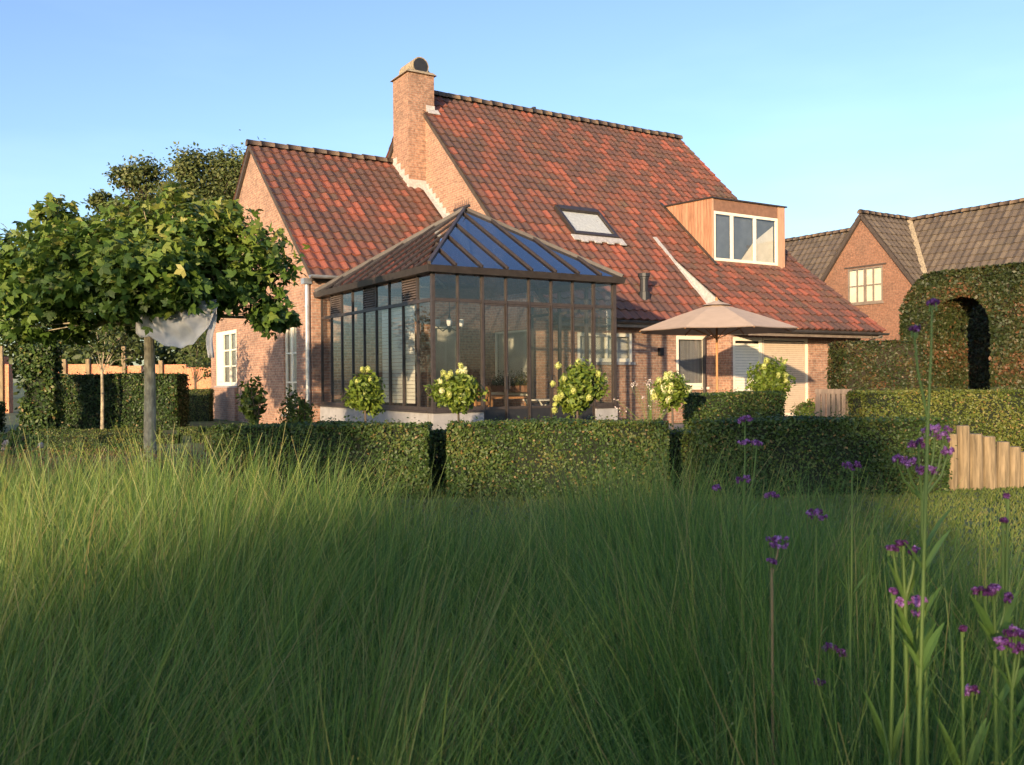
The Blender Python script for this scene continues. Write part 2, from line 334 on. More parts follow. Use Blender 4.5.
# ------------------------------------------------------------------ the ground
def sheet(name, x0, x1, y0, y1, z, m, loc=(0, 0, 0), rz=0):
    o = MB().poly(((x0, y0, z), (x1, y0, z), (x1, y1, z), (x0, y1, z))).build(name, m); o.location = loc; o.rotation_euler.z = rz
    return tag(o, kind='structure')
sheet('ground', -1200, 1200, -400, 2200, 0.0, M['core_g'])
HX, HY, YAW = -1.4169, 16.2297, 0.5586                       # the house's own axes: a along the ridge, b to the back
def HW(a, b, z=0.0): return Vector((HX + a * cos(YAW) - b * sin(YAW), HY + a * sin(YAW) + b * cos(YAW), z))
sheet('terrace', 4.2, 14.8, -3.2, 2.46, 0.02, M['paving'], (HX, HY, 0), YAW)
tag(MB().poly(((-9, -0.5, 0.004), (7, -0.5, 0.004), (3.2, 2.9, 0.004), (1.0, 4.9, 0.004), (0.2, 4.8, 0.004), (-0.6, 4.6, 0.004), (-3.4, 6.3, 0.004), (-9, 6.6, 0.004))).build('flower_bed', M['soil']), kind='structure')

# ------------------------------------------------------------------ building helpers
def clip_poly(pts, a, b, c):                                  # keep a*s + b*z <= c
    out = []
    for i in range(len(pts)):
        p, q = pts[i], pts[(i + 1) % len(pts)]; dp, dq = a * p[0] + b * p[1] - c, a * q[0] + b * q[1] - c
        if dp <= 0: out.append(p)
        if (dp < 0 < dq) or (dq < 0 < dp):
            t = dp / (dp - dq); out.append((p[0] + t * (q[0] - p[0]), p[1] + t * (q[1] - p[1])))
    return out
def front(B): return lambda s, d, z: (s, B - d, z)            # wall facing the garden, d = outwards
def left(A): return lambda s, d, z: (A - d, s, z)             # wall facing left
def right(A): return lambda s, d, z: (A + d, s, z)
def back(B): return lambda s, d, z: (s, B + d, z)
def mbox(mb, mp, s0, s1, d0, d1, z0, z1):
    return mb.hexa([mp(*c) for c in ((s0, d1, z0), (s1, d1, z0), (s1, d0, z0), (s0, d0, z0), (s0, d1, z1), (s1, d1, z1), (s1, d0, z1), (s0, d0, z1))])
def wall(mb, mp, poly, holes=(), depth=0.14):
    """a convex wall outline with rectangular openings and their reveals"""
    ss = sorted({p[0] for p in poly} | {h for q in holes for h in q[:2]}); zs = sorted({p[1] for p in poly} | {h for q in holes for h in q[2:]})
    cx = sum(p[0] for p in poly) / len(poly); cz = sum(p[1] for p in poly) / len(poly); half = []
    for i in range(len(poly)):
        p, q = poly[i], poly[(i + 1) % len(poly)]; a, b = q[1] - p[1], p[0] - q[0]; c = a * p[0] + b * p[1]
        if a * cx + b * cz > c: a, b, c = -a, -b, -c
        half.append((a, b, c))
    for s0, s1 in zip(ss, ss[1:]):
        for z0, z1 in zip(zs, zs[1:]):
            ms, mz = (s0 + s1) / 2, (z0 + z1) / 2
            if any(h[0] < ms < h[1] and h[2] < mz < h[3] for h in holes): continue
            c = [(s0, z0), (s1, z0), (s1, z1), (s0, z1)]
            for h in half: c = clip_poly(c, *h)
            if len(c) > 2: mb.poly([mp(s, 0, z) for s, z in c])
    for s0, s1, z0, z1 in holes:
        for (p, q) in (((s0, z0), (s1, z0)), ((s1, z0), (s1, z1)), ((s1, z1), (s0, z1)), ((s0, z1), (s0, z0))):
            mb.poly([mp(p[0], 0, p[1]), mp(q[0], 0, q[1]), mp(q[0], -depth, q[1]), mp(p[0], -depth, p[1])])
def window(parent, mp, s0, s1, z0, z1, cols=2, rows=1, fr=M['white'], back_m=M['darkroom'], depth=0.1, sill=None, fw=0.06, bar=0.03, name='window', heads=None):
    f = MB(); g = 0.004
    mbox(f, mp, s0 + g, s0 + fw, -depth, -depth + 0.05, z0 + g, z1 - g); mbox(f, mp, s1 - fw, s1 - g, -depth, -depth + 0.05, z0 + g, z1 - g)
    mbox(f, mp, s0 + fw, s1 - fw, -depth, -depth + 0.05, z0 + g, z0 + fw); mbox(f, mp, s0 + fw, s1 - fw, -depth, -depth + 0.05, z1 - fw, z1 - g)
    cs = heads if heads else [s0 + fw + (s1 - s0 - 2 * fw) * i / cols for i in range(1, cols)]
    for c in cs: mbox(f, mp, c - bar, c + bar, -depth + 0.002, -depth + 0.046, z0 + fw, z1 - fw)
    for i in range(1, rows):
        z = z0 + fw + (z1 - z0 - 2 * fw) * i / rows; mbox(f, mp, s0 + fw, s1 - fw, -depth + 0.008, -depth + 0.036, z - bar * 0.5, z + bar * 0.5)
    o = f.build(name, fr, parent)
    p = MB(); mbox(p, mp, s0 + fw, s1 - fw, -depth + 0.012, -depth + 0.02, z0 + fw, z1 - fw); p.build('pane', M['glass'], o)
    b = MB(); mbox(b, mp, s0 + g, s1 - g, -depth - 0.07, -depth - 0.05, z0 + g, z1 - g); b.build('blind', back_m, o)  # sheet behind the pane; dark materials make it stand for an unlit room
    for (x, y) in ((s0, s0 + g), (s1 - g, s1)): pass
    if sill:
        q = MB(); mbox(q, mp, s0 - 0.05, s1 + 0.05, -depth + 0.05, 0.06, z0 - 0.07, z0 - 0.003); q.build('sill', sill, o)
    return o
def tile_field(mb, o, da, ds, wa, ws, tw=0.255, tg=0.35, amp=0.022, step=0.035, keep=None, tint=None):
    """pantiles: o = eaves corner, da = unit along the eaves, ds = unit up the slope"""
    o, da, ds = Vector(o), Vector(da), Vector(ds); nr = da.cross(ds).normalized()
    if nr.z < 0: nr = -nr
    na = max(1, round(wa / tw)); ns = max(1, round(ws / tg)); tw = wa / na; tg = ws / ns; K = 6
    prof = [amp * (cos(2 * pi * k / K) if k / K < 0.5 else -1 + 0.25 * (1 - cos(4 * pi * k / K)) + 0.0) for k in range(K + 1)]
    prof = [amp * cos(2 * pi * k / K) for k in range(K + 1)]
    for j in range(ns):
        for i in range(na):
            if keep and not keep(i * tw + tw / 2, j * tg + tg / 2): continue
            t = tint(i, j) if tint else random.random(); jit = random.uniform(-0.006, 0.006); js = random.uniform(-0.012, 0.012)
            base = o + da * (i * tw) + ds * (j * tg + js)
            lo = [base + da * (tw * k / K) + nr * (prof[k] + step + jit) for k in range(K + 1)]
            hi = [base + da * (tw * k / K) + ds * (tg + 0.02) + nr * (prof[k] + jit) for k in range(K + 1)]
            bt = [base + da * (tw * k / K) + nr * (prof[k] - 0.012) for k in range(K + 1)]
            n = K + 1
            mb.mesh(bt + lo + hi, [(k, k + 1, n + k + 1, n + k) for k in range(K)] + [(n + k, n + k + 1, 2 * n + k + 1, 2 * n + k) for k in range(K)], t)
def roof_slab(mb, pts, th=0.1):
    """a sloping slab below the tiles"""
    p = [Vector(x) for x in pts]; n = (p[1] - p[0]).cross(p[2] - p[0]).normalized()
    if n.z < 0: n = -n
    mb.prism([x - n * 0.03 for x in p], -n * th)
def ridge_run(mb, p, q, r=0.13, L=0.38, n=8):
    p, q = Vector(p), Vector(q); d = (q - p).normalized(); sd = d.cross(Vector((0, 0, 1))).normalized(); m = max(1, round((q - p).length / L)); L = (q - p).length / m
    for i in range(m):
        a, b = p + d * (i * L), p + d * (i * L + L + 0.03); vs = []; jz = random.uniform(-0.012, 0.012)
        for c, rr in ((a, r * 1.06), (b, r * 0.95)):
            for k in range(n + 1):
                t = pi * (k / n * 1.2 - 0.1); vs.append(c + sd * (rr * cos(t)) + Vector((0, 0, rr * sin(t) * 0.9 + jz)))
        mb.mesh(vs, [(k, k + 1, n + 2 + k, n + 1 + k) for k in range(n)] + [tuple(range(n + 1)), tuple(range(n + 1, 2 * n + 2))[::-1]], random.random())
def gutter(name, p, q, r, m, parent):
    p, q = Vector(p), Vector(q); d = (q - p).normalized(); sd = d.cross(Vector((0, 0, 1))).normalized(); n = 8; vs, fs = [], []
    for c in (p, q):
        for rr in (r, r * 0.86):
            vs += [c + sd * (rr * cos(pi + pi * k / n)) + Vector((0, 0, rr * sin(pi + pi * k / n))) for k in range(n + 1)]
    s = n + 1
    for k in range(n): fs += [(k, k + 1, 2 * s + k + 1, 2 * s + k), (s + k, 3 * s + k, 3 * s + k + 1, s + k + 1), (k, s + k, s + k + 1, k + 1), (2 * s + k, 2 * s + k + 1, 3 * s + k + 1, 3 * s + k)]
    fs += [(0, 2 * s, 3 * s, s), (n, s + n, 3 * s + n, 2 * s + n)]
    return MB().mesh(vs, fs).build(name, m, parent)

# ------------------------------------------------------------------ the brick house
house = empty('brick_house', (HX, HY, 0), YAW, 'large red tiled brick house with wooden dormer and tall chimney behind the glass conservatory', 'house')
AW, BF, BR, BB = -0.19, 5.80, 10.6, 15.4                      # wing: gable at a=AW, front b=BF, ridge BR
ZWR, ZWE = 7.72, 3.74
AM, MF, MR, ZMR = 4.64, 3.10, 10.34, 9.90                    # main: gable a=AM, front wall b=MF, ridge b=MR
ME, ZME, AR = 2.69, 2.57, 15.49
MS = (ZMR - ZME) / (MR - ME)                                  # slope of the main roof
WS = (ZWR - ZWE) / (BR - BF)
CF, CE, ZCE, CT, CA = 2.46, 1.80, 2.41, 4.92, 9.93            # catslide: wall b, eaves b, eaves z, top b, left edge a
ZCT = ZMR - MS * (MR - CT); CS = (ZCT - ZCE) / (CT - CE)
MBK = 2 * MR - MF
# wing walls
wm = MB()
wing_holes = [(12.35, 14.75, 1.03, 2.72), (6.95, 7.95, 0.35, 2.66)]
wall(wm, left(AW), [(BF, 0), (BB, 0), (BB, ZWE), (BR, ZWR - 0.03), (BF, ZWE)], wing_holes)
wall(wm, front(BF), [(AW, 0), (AM, 0), (AM, ZWE), (AW, ZWE)], [(2.95, 3.75, 0.3, 2.55)])
wall(wm, back(BB), [(AW, 0), (AM, 0), (AM, ZWE), (AW, ZWE)])
wm.build('wing_wall', M['brick'], house)
bx = MB(); bx.box(AW - 0.10, AW - 0.003, 12.25, 15.2, 0, 0.99); bx.build('window_apron', M['brick'], house)
window(house, left(AW), *wing_holes[0], rows=3, back_m=M['greyblind'], depth=0.06, sill=M['stone'], bar=0.05, fw=0.12, heads=[13.15, 13.95])
MB().box(AW + 0.012, AW + 0.05, 14.0, 14.62, 1.16, 2.6).build('shutter', M['white'], house)
window(house, left(AW), *wing_holes[1], cols=2, rows=3, back_m=M['blind'], depth=0.1, sill=M['stone'], bar=0.04)
window(house, front(BF), 2.95, 3.75, 0.3, 2.55, cols=1, back_m=M['blind'], depth=0.08)
# main walls
mm = MB()
def mz(b): return ZMR - MS * abs(MR - b) - 0.03
wall(mm, left(AM), [(MF, 0), (MBK, 0), (MBK, mz(MF)), (MR, mz(MR)), (MF, mz(MF))], [(3.29, 5.62, 0.84, 2.40)])
front_holes = [(5.48, 7.19, 1.58, 2.30), (8.65, 9.72, 0.93, 2.28)]
wall(mm, front(MF), [(AM, 0), (9.98, 0), (9.98, mz(MF)), (AM, mz(MF))], front_holes)
wall(mm, front(CF), [(9.98, 0), (15.28, 0), (15.28, 2.7), (9.98, 2.7)], [(10.05, 11.17, 0.1, 2.24), (11.18, 13.0, 0.1, 2.24)])
wall(mm, left(9.98), [(CF, 0), (MF, 0), (MF, 2.9), (CF, 2.7)])
wall(mm, right(15.28), [(CF, 0), (MBK, 0), (MBK, mz(MF)), (MR, mz(MR)), (CT, mz(CT)), (CF, ZCE + CS * (CF - CE) - 0.03)])
wall(mm, back(MBK), [(AM, 0), (15.28, 0), (15.28, mz(MF)), (AM, mz(MF))])
mm.build('wall', M['brick'], house)
MB().box(4.20, AM - 0.003, MF, MF + 0.14, 0, 2.55).build('return_wall', M['brick'], house)
window(house, left(AM), 3.29, 5.62, 0.84, 2.40, cols=2, back_m=M['blind'], depth=0.08, sill=M['white'], heads=[4.05])
window(house, front(MF), *front_holes[0], cols=2, back_m=M['blind'], depth=0.06, sill=M['stone'], heads=[6.38], fw=0.09)
window(house, front(MF), *front_holes[1], cols=1, back_m=M['greyblind'], depth=0.06, sill=M['white'], fw=0.10)
# white slatted shutter and roller shutter door under the low eaves
def slats(name, mp, s0, s1, z0, z1, d, m, pitch, parent, fw=0.09):
    o_f = MB()
    for c in ((s0, s0 + fw, z0, z1), (s1 - fw, s1, z0, z1), (s0 + fw, s1 - fw, z1 - fw, z1), (s0 + fw, s1 - fw, z0, z0 + fw)): mbox(o_f, mp, c[0], c[1], d - 0.03, d + 0.03, c[2], c[3])
    o = o_f.build(name, M['white'], parent); s = MB(); n = int((z1 - z0 - 2 * fw) / pitch)
    for i in range(n):
        z = z0 + fw + i * pitch
        s.hexa([mp(*c) for c in ((s0 + fw, d + 0.018, z), (s1 - fw, d + 0.018, z), (s1 - fw, d - 0.01, z), (s0 + fw, d - 0.01, z), (s0 + fw, d + 0.004, z + pitch * 0.93), (s1 - fw, d + 0.004, z + pitch * 0.93), (s1 - fw, d - 0.012, z + pitch * 0.93), (s0 + fw, d - 0.012, z + pitch * 0.93))])
    s.build('slat_panel', m, o)
    k = MB(); mbox(k, mp, s0 + 0.01, s1 - 0.01, -0.16, -0.14, z0, z1); k.build('backing', M['darkroom'], o)
    return o
slats('louvred_shutter', front(CF), 10.05, 11.17, 0.1, 2.24, -0.04, M['white'], 0.075, house, 0.1)
slats('roller_shutter', front(CF), 11.18, 13.0, 0.1, 2.24, -0.06, M['shutter'], 0.055, house, 0.07)
# roofs
def red_tint(i, j):
    x = random.random(); return min(1, max(0, 0.9 * x ** 1.3 + 0.10 * sin(i * 0.35 + j * 0.5) + 0.10 * sin(i * 0.11 - j * 0.23 + 2) + 0.08))
sl = Vector((0, 1, WS)).normalized(); wl = (BR - BF + 0.22) * math.sqrt(1 + WS * WS)
e0 = BF - 0.22; ze0 = ZWE - 0.22 * WS + 0.04
wr = MB()
tile_field(wr, (AW - 0.1, e0, ze0), (1, 0, 0), sl, AM - AW + 0.1, wl, tint=red_tint)
tile_field(wr, (AW - 0.1, 2 * BR - e0, ze0), (1, 0, 0), (0, -sl.y, sl.z), AM - AW + 0.1, wl, tint=red_tint)
o_wr = wr.build('wing_roof', M['tile'], house)
ws_ = MB(); roof_slab(ws_, [(AW - 0.06, e0 + 0.02, ze0), (AM, e0 + 0.02, ze0), (AM, BR, ZWR + 0.04), (AW - 0.06, BR, ZWR + 0.04)])
roof_slab(ws_, [(AW - 0.06, 2 * BR - e0, ze0), (AM, 2 * BR - e0, ze0), (AM, BR, ZWR + 0.04), (AW - 0.06, BR, ZWR + 0.04)]); ws_.build('roof_deck', M['under'], o_wr)
rr = MB(); ridge_run(rr, (AW - 0.14, BR, ZWR + 0.06), (AM - 0.02, BR, ZWR + 0.06)); rr.build('ridge', M['ridge'], o_wr, smooth=True)
mr = MB(); msl = Vector((0, 1, MS)).normalized(); k_ = math.sqrt(1 + MS * MS); zofs = 0.05
def on_main(b): return ZMR - MS * (MR - b) + zofs
tile_field(mr, (AM - 0.1, ME, on_main(ME)), (1, 0, 0), msl, AR - AM + 0.1, (MR - ME) * k_, tint=red_tint, keep=lambda x, y: x < CA - AM + 0.2 or y / k_ + ME > CT)
tile_field(mr, (AM - 0.1, 2 * MR - ME, on_main(ME)), (1, 0, 0), (0, -msl.y, msl.z), AR - AM + 0.1, (MR - ME) * k_, tint=red_tint)
csl = Vector((0, 1, CS)).normalized()
tile_field(mr, (CA, CE, ZCE + zofs), (1, 0, 0), csl, AR - CA, (CT - CE + 0.12) * math.sqrt(1 + CS * CS), tint=red_tint)
o_mr = mr.build('main_roof', M['tile'], house)
dk = MB()
roof_slab(dk, [(AM - 0.06, ME + 0.02, on_main(ME)), (CA, ME + 0.02, on_main(ME)), (CA, MR, on_main(MR)), (AM - 0.06, MR, on_main(MR))])
roof_slab(dk, [(CA, CT, on_main(CT)), (AR - 0.05, CT, on_main(CT)), (AR - 0.05, MR, on_main(MR)), (CA, MR, on_main(MR))])
roof_slab(dk, [(CA + 0.05, CE + 0.02, ZCE + zofs), (AR - 0.05, CE + 0.02, ZCE + zofs), (AR - 0.05, CT, ZCT + zofs), (CA + 0.05, CT, ZCT + zofs)])
roof_slab(dk, [(AM - 0.06, 2 * MR - ME, on_main(ME)), (AR - 0.05, 2 * MR - ME, on_main(ME)), (AR - 0.05, MR, on_main(MR)), (AM - 0.06, MR, on_main(MR))])
dk.build('roof_deck', M['under'], o_mr)
rr = MB(); ridge_run(rr, (AM + 0.05, MR, on_main(MR) + 0.02), (AR + 0.02, MR, on_main(MR) + 0.02), 0.14)
rr.build('ridge', M['ridge'], o_mr, smooth=True)
v_ = MB(); v_.tube(((9.14, MR + 0.1, ZMR + 0.1), (9.14, MR + 0.1, ZMR + 0.28)), 0.07, 8); v_.build('ridge_vent', M['black'], o_mr)
# lead work
ld = MB(); ld.prism([(CA - 0.03, CE + 0.1, ZCE - 0.1), (CA - 0.03, CE + 0.1, ZCE + 0.1), (CA - 0.03, CT + 0.05, ZCT + 0.1), (CA - 0.03, CT + 0.05, ZCT - 0.02), (CA - 0.03, ME + 0.05, on_main(ME) - 0.05)], (0.06, 0, 0))
for i in range(9):
    b0 = ME + 0.05 + (CT + 0.35 - ME) * i / 9; b1 = ME + 0.05 + (CT + 0.35 - ME) * (i + 1) / 9; wv = 0.08 + 0.05 * random.random()
    ld.prism([(CA - wv, b0, on_main(b0) + 0.07), (CA + 0.02, b0, on_main(b0) + 0.075), (CA + 0.02, b1, on_main(b1) + 0.085), (CA - wv, b1, on_main(b1) + 0.08)], (0, -0.01, 0.012))
ld.build('lead_flashing', M['lead'], house); ld = MB()
CHA0, CHA1, CHB0, CHB1, CHZ = 4.08, 4.93, 9.46, 10.52, 10.20
def on_wing(b): return ZWE + WS * (b - BF) + 0.04
nst = 16
for i in range(nst):                                         # stepped flashing where the wing roof meets the main gable
    b0 = e0 + 0.5 + (CHB0 - e0 - 0.5) * i / nst; b1 = e0 + 0.5 + (CHB0 - e0 - 0.5) * (i + 1) / nst
    ld.hexa(((AM - 0.03, b0, on_wing(b0)), (AM - 0.004, b0, on_wing(b0)), (AM - 0.004, b1, on_wing(b1)), (AM - 0.03, b1, on_wing(b1)), (AM - 0.03, b0, on_wing(b1) + 0.13), (AM - 0.004, b0, on_wing(b1) + 0.13), (AM - 0.004, b1, on_wing(b1) + 0.13), (AM - 0.03, b1, on_wing(b1) + 0.13)))
ld.prism([(AM - 0.16, e0 + 0.5, on_wing(e0 + 0.5) + 0.055), (AM - 0.005, e0 + 0.5, on_wing(e0 + 0.5) + 0.075), (AM - 0.005, CHB0, on_wing(CHB0) + 0.075), (AM - 0.16, CHB0, on_wing(CHB0) + 0.055)], (0, 0, 0.012))
ld.build('lead_flashing', M['lead'], house); ld = MB()
for i in range(4):
    b0 = CHB0 + (CHB1 - CHB0) * i / 4; b1 = CHB0 + (CHB1 - CHB0) * (i + 1) / 4
    ld.hexa(((CHA0 - 0.03, b0, on_wing(b0)), (CHA0 - 0.004, b0, on_wing(b0)), (CHA0 - 0.004, b1, on_wing(b1)), (CHA0 - 0.03, b1, on_wing(b1)), (CHA0 - 0.03, b0, on_wing(b1) + 0.16), (CHA0 - 0.004, b0, on_wing(b1) + 0.16), (CHA0 - 0.004, b1, on_wing(b1) + 0.16), (CHA0 - 0.03, b1, on_wing(b1) + 0.16)))
ld.box(CHA0 - 0.03, AM, CHB0 - 0.03, CHB0 - 0.004, on_wing(CHB0) - 0.05, on_wing(CHB0) + 0.24)
ld.build('lead_flashing', M['lead'], house); ld = MB()
ld.prism([(AM + 0.02, CHB0 - 0.16, on_main(CHB0 - 0.16) + 0.075), (CHA1 + 0.12, CHB0 - 0.16, on_main(CHB0 - 0.16) + 0.075), (CHA1 + 0.12, CHB0 - 0.004, on_main(CHB0) + 0.085), (AM + 0.02, CHB0 - 0.004, on_main(CHB0) + 0.085)], (0, -0.01, 0.014))
ld.box(AM + 0.02, CHA1 + 0.01, CHB0 - 0.022, CHB0 - 0.004, on_main(CHB0), on_main(CHB0) + 0.2)
ld.build('lead_flashing', M['lead'], house)
# chimney
ch = MB(); ch.box(CHA0, CHA1, CHB0, CHB1, on_wing(CHB0) - 0.3, CHZ); o_ch = ch.build('chimney', M['brick_c'], house)
g1, g2 = 0.07, -0.02
cp = MB(); cp.hexa([(a, b, CHZ + 0.004) for a, b in ((CHA0 - g1, CHB0 - g1), (CHA1 + g1, CHB0 - g1), (CHA1 + g1, CHB1 + g1), (CHA0 - g1, CHB1 + g1))] + [(a, b, CHZ + 0.10) for a, b in ((CHA0 - g2, CHB0 - g2), (CHA1 + g2, CHB0 - g2), (CHA1 + g2, CHB1 + g2), (CHA0 - g2, CHB1 + g2))]); cp.build('chimney_cap', M['mortar'], o_ch)
cw = MB(); n = 16; vs = []; ccx, ccz = (CHA0 + CHA1) / 2 + 0.02, CHZ + 0.26
for b_ in (CHB0 + 0.06, CHB1 - 0.06):
    for rr_ in (0.27, 0.235): vs += [(ccx + rr_ * cos(2 * pi * k / n), b_, ccz + rr_ * sin(2 * pi * k / n)) for k in range(n)]
fs = []
for k in range(n):
    q = (k + 1) % n; fs += [(k, q, 2 * n + q, 2 * n + k), (n + k, 3 * n + k, 3 * n + q, n + q), (k, n + k, n + q, q), (2 * n + k, 2 * n + q, 3 * n + q, 3 * n + k)]
cw.mesh(vs, fs); cw.hexa([(ccx - 0.36, CHB0 + 0.1, CHZ + 0.1), (ccx + 0.36, CHB0 + 0.1, CHZ + 0.1), (ccx + 0.36, CHB1 - 0.03, CHZ + 0.1), (ccx - 0.36, CHB1 - 0.03, CHZ + 0.1), (ccx - 0.25, CHB0 + 0.14, ccz - 0.02), (ccx + 0.25, CHB0 + 0.14, ccz - 0.02), (ccx + 0.25, CHB1 - 0.08, ccz - 0.02), (ccx - 0.25, CHB1 - 0.08, ccz - 0.02)]); cw.build('chimney_cowl', M['mortar'], o_ch)
MB().tube(((ccx, CHB0 + 0.056, ccz), (ccx, CHB1 - 0.08, ccz)), 0.234, 16).build('cowl_dark_plug', M['black'], o_ch)  # black plug gives the cowl mouth its shade
# barge boards on the gables
bb = MB()
bb.bar((AW - 0.06, e0, ze0 - 0.08), (AW - 0.06, BR, ZWR - 0.02), 0.04, 0.12); bb.bar((AW - 0.06, 2 * BR - e0, ze0 - 0.08), (AW - 0.06, BR, ZWR - 0.02), 0.04, 0.12)
bb.bar((AM - 0.05, ME, on_main(ME) - 0.1), (AM - 0.05, MR, on_main(MR) - 0.1), 0.04, 0.1); bb.bar((AM - 0.05, 2 * MR - ME, on_main(ME) - 0.1), (AM - 0.05, MR, on_main(MR) - 0.1), 0.04, 0.1)
bb.build('verge_board', M['under'], house)
# cedar dormer
DA0, DA1, DB, DZ0, DZ1 = 11.44, 14.52, 4.60, 4.44, 6.38
o_dm = None
for a0 in (DA0, DA1 - 0.02):
    pts = [(a0, DB, DZ0), (a0, DB, DZ1), (a0, 6.85, DZ1 + 0.08), (a0, 6.85, on_main(6.85) - 0.1), (a0, CT, ZCT)]
    if o_dm is None: o_dm = MB().prism(pts, (0.02, 0, 0)).build('dormer', M['cedar'], house)
    else: MB().prism(pts, (0.02, 0, 0)).build('cheek', M['cedar'], o_dm)
ff = MB(); ff.box(DA0 + 0.025, DA0 + 0.06, DB - 0.01, DB + 0.1, DZ0, DZ1); ff.box(DA0 - 0.005, DA0 + 0.03, DB - 0.02, DB - 0.003, DZ0, DZ1); ff.build('corner_board', M['cedar_p'], o_dm)
ff = MB(); ff.box(14.20, DA1 - 0.025, DB - 0.014, DB + 0.1, DZ0 - 0.02, DZ1); ff.build('corner_board', M['cedar_p'], o_dm)
MB().box(DA0 + 0.06, 14.20, DB, DB + 0.1, 6.03, DZ1).build('fascia', M['cedar_d'], o_dm); MB().box(DA0 + 0.06, 14.20, DB, DB + 0.1, DZ0, 4.58).build('fascia', M['cedar_d'], o_dm)
rf = MB(); rf.hexa(((DA0 - 0.05, DB - 0.06, DZ1 + 0.004), (DA1 + 0.05, DB - 0.06, DZ1 + 0.004), (DA1 + 0.05, 6.95, DZ1 + 0.09), (DA0 - 0.05, 6.95, DZ1 + 0.09), (DA0 - 0.05, DB - 0.06, DZ1 + 0.045), (DA1 + 0.05, DB - 0.06, DZ1 + 0.045), (DA1 + 0.05, 6.95, DZ1 + 0.13), (DA0 - 0.05, 6.95, DZ1 + 0.13)))
rf.build('dormer_roof', M['bronze_d'], o_dm)
dw = window(o_dm, front(DB), DA0 + 0.06, 14.20, 4.58, 6.03, cols=3, back_m=M['dimroom'], depth=0.05, heads=[12.26, 13.22], fw=0.085, bar=0.05, name='dormer_window')  # no blind here: the back sheet is coloured as a dim, unlit room
cu = MB(); cu.prism([(12.7, DB + 0.098, 4.66), (14.1, DB + 0.098, 4.66), (14.1, DB + 0.098, 5.8), (13.25, DB + 0.098, 5.25)], (0, 0.004, 0)); cu.build('curtain', M['blind'], o_dm)
dl = MB(); dl.prism([(DA0 - 0.1, 4.37, ZCE + CS * (4.37 - CE) + 0.12), (DA0 - 0.004, 4.37, ZCE + CS * (4.37 - CE) + 0.12), (DA0 - 0.004, 6.75, on_main(6.75) + 0.08), (DA0 - 0.1, 6.75, on_main(6.75) + 0.08)], (0, -0.012, 0.02))
dl.box(DA0 - 0.05, DA1 + 0.05, DB - 0.14, DB - 0.004, DZ0 - 0.06, DZ0 + 0.015); dl.build('dormer_flashing', M['bronze'], o_dm)
# skylight, in the plane of the roof
sx0, sx1, sb0, sb1 = 6.89, 8.39, 5.17, 6.12
def RP(a, b, h): v = Vector((a, b, on_main(b))) + Vector((0, -MS, 1)).normalized() * h; return tuple(v)
def rbox(mb, a0, a1, b0, b1, h0, h1): return mb.hexa([RP(a0, b0, h0), RP(a1, b0, h0), RP(a1, b1, h0), RP(a0, b1, h0), RP(a0, b0, h1), RP(a1, b0, h1), RP(a1, b1, h1), RP(a0, b1, h1)])
sk = MB(); t_ = 0.085
rbox(sk, sx0, sx0 + t_, sb0, sb1, 0, 0.13); rbox(sk, sx0 + t_, sx1 - t_, sb0, sb0 + t_, 0, 0.13); rbox(sk, sx0 + t_, sx1 - t_, sb1 - t_ * 1.5, sb1, 0, 0.15); rbox(sk, sx1 - t_, sx1, sb0, sb1, 0, 0.13)
o_sk = sk.build('skylight', M['bronze_d'], house)
g_ = MB(); rbox(g_, sx0 + t_, sx1 - t_, sb0 + t_, sb1 - t_ * 1.5, 0.08, 0.09); g_.build('pane', M['glass_c'], o_sk)
g_ = MB(); rbox(g_, sx0 + t_, sx1 - t_, sb0 + t_, sb1 - t_ * 1.5, 0.045, 0.055); g_.build('blind', M['curtain'], o_sk)
g_ = MB()
for i in range(8):
    a0 = sx0 - 0.12 + (sx1 - sx0 + 0.24) * i / 8; a1 = sx0 - 0.12 + (sx1 - sx0 + 0.24) * (i + 1) / 8; bl = sb0 - 0.17 - (0.05 if i % 2 else 0)
    rbox(g_, a0, a1, bl, sb0 - 0.004, 0.06, 0.085)
g_.build('skylight_flashing', M['lead'], o_sk)
# flue on the roof
FA, FB = 7.81, 3.37; fz = on_main(FB)
fl = MB().tube(((FA, FB, fz - 0.1), (FA, FB, fz + 0.12), (FA, FB, fz + 0.13), (FA, FB, fz + 0.45)), (0.15, 0.15, 0.105, 0.105), 12); o_fl = fl.build('flue_pipe', M['black'], house)
MB().tube(((FA, FB, fz + 0.451), (FA, FB, fz + 0.5), (FA, FB, fz + 0.51), (FA, FB, fz + 0.6)), (0.13, 0.13, 0.16, 0.16), 12).build('flue_cap', M['black'], o_fl)
# gutters and pipes
gutter('gutter', (AM + 0.1, ME - 0.05, ZME + 0.02), (CA - 0.04, ME - 0.05, ZME + 0.02), 0.075, M['darkzinc'], house)
gutter('gutter', (CA, CE - 0.06, ZCE), (AR + 0.03, CE - 0.06, ZCE), 0.07, M['darkzinc'], house)
gutter('gutter', (AW - 0.15, e0 - 0.07, ze0 + 0.02), (AM - 0.05, e0 - 0.07, ze0 + 0.02), 0.075, M['zinc'], house)
sf = MB(); sf.box(CA + 0.06, 15.42, CE + 0.06, CF - 0.004, ZCE - 0.12, ZCE - 0.07); sf.box(CA + 0.06, 15.42, CE + 0.03, CE + 0.06, ZCE - 0.16, ZCE - 0.02)
sf.box(AM + 0.1, CA - 0.06, ME + 0.05, MF - 0.004, ZME - 0.12, ZME - 0.07); sf.box(AM + 0.1, CA - 0.06, ME + 0.02, ME + 0.05, ZME - 0.14, ZME - 0.03); sf.build('eaves_board', M['pole'], house)
DX, DY = AW - 0.08, BF + 0.10
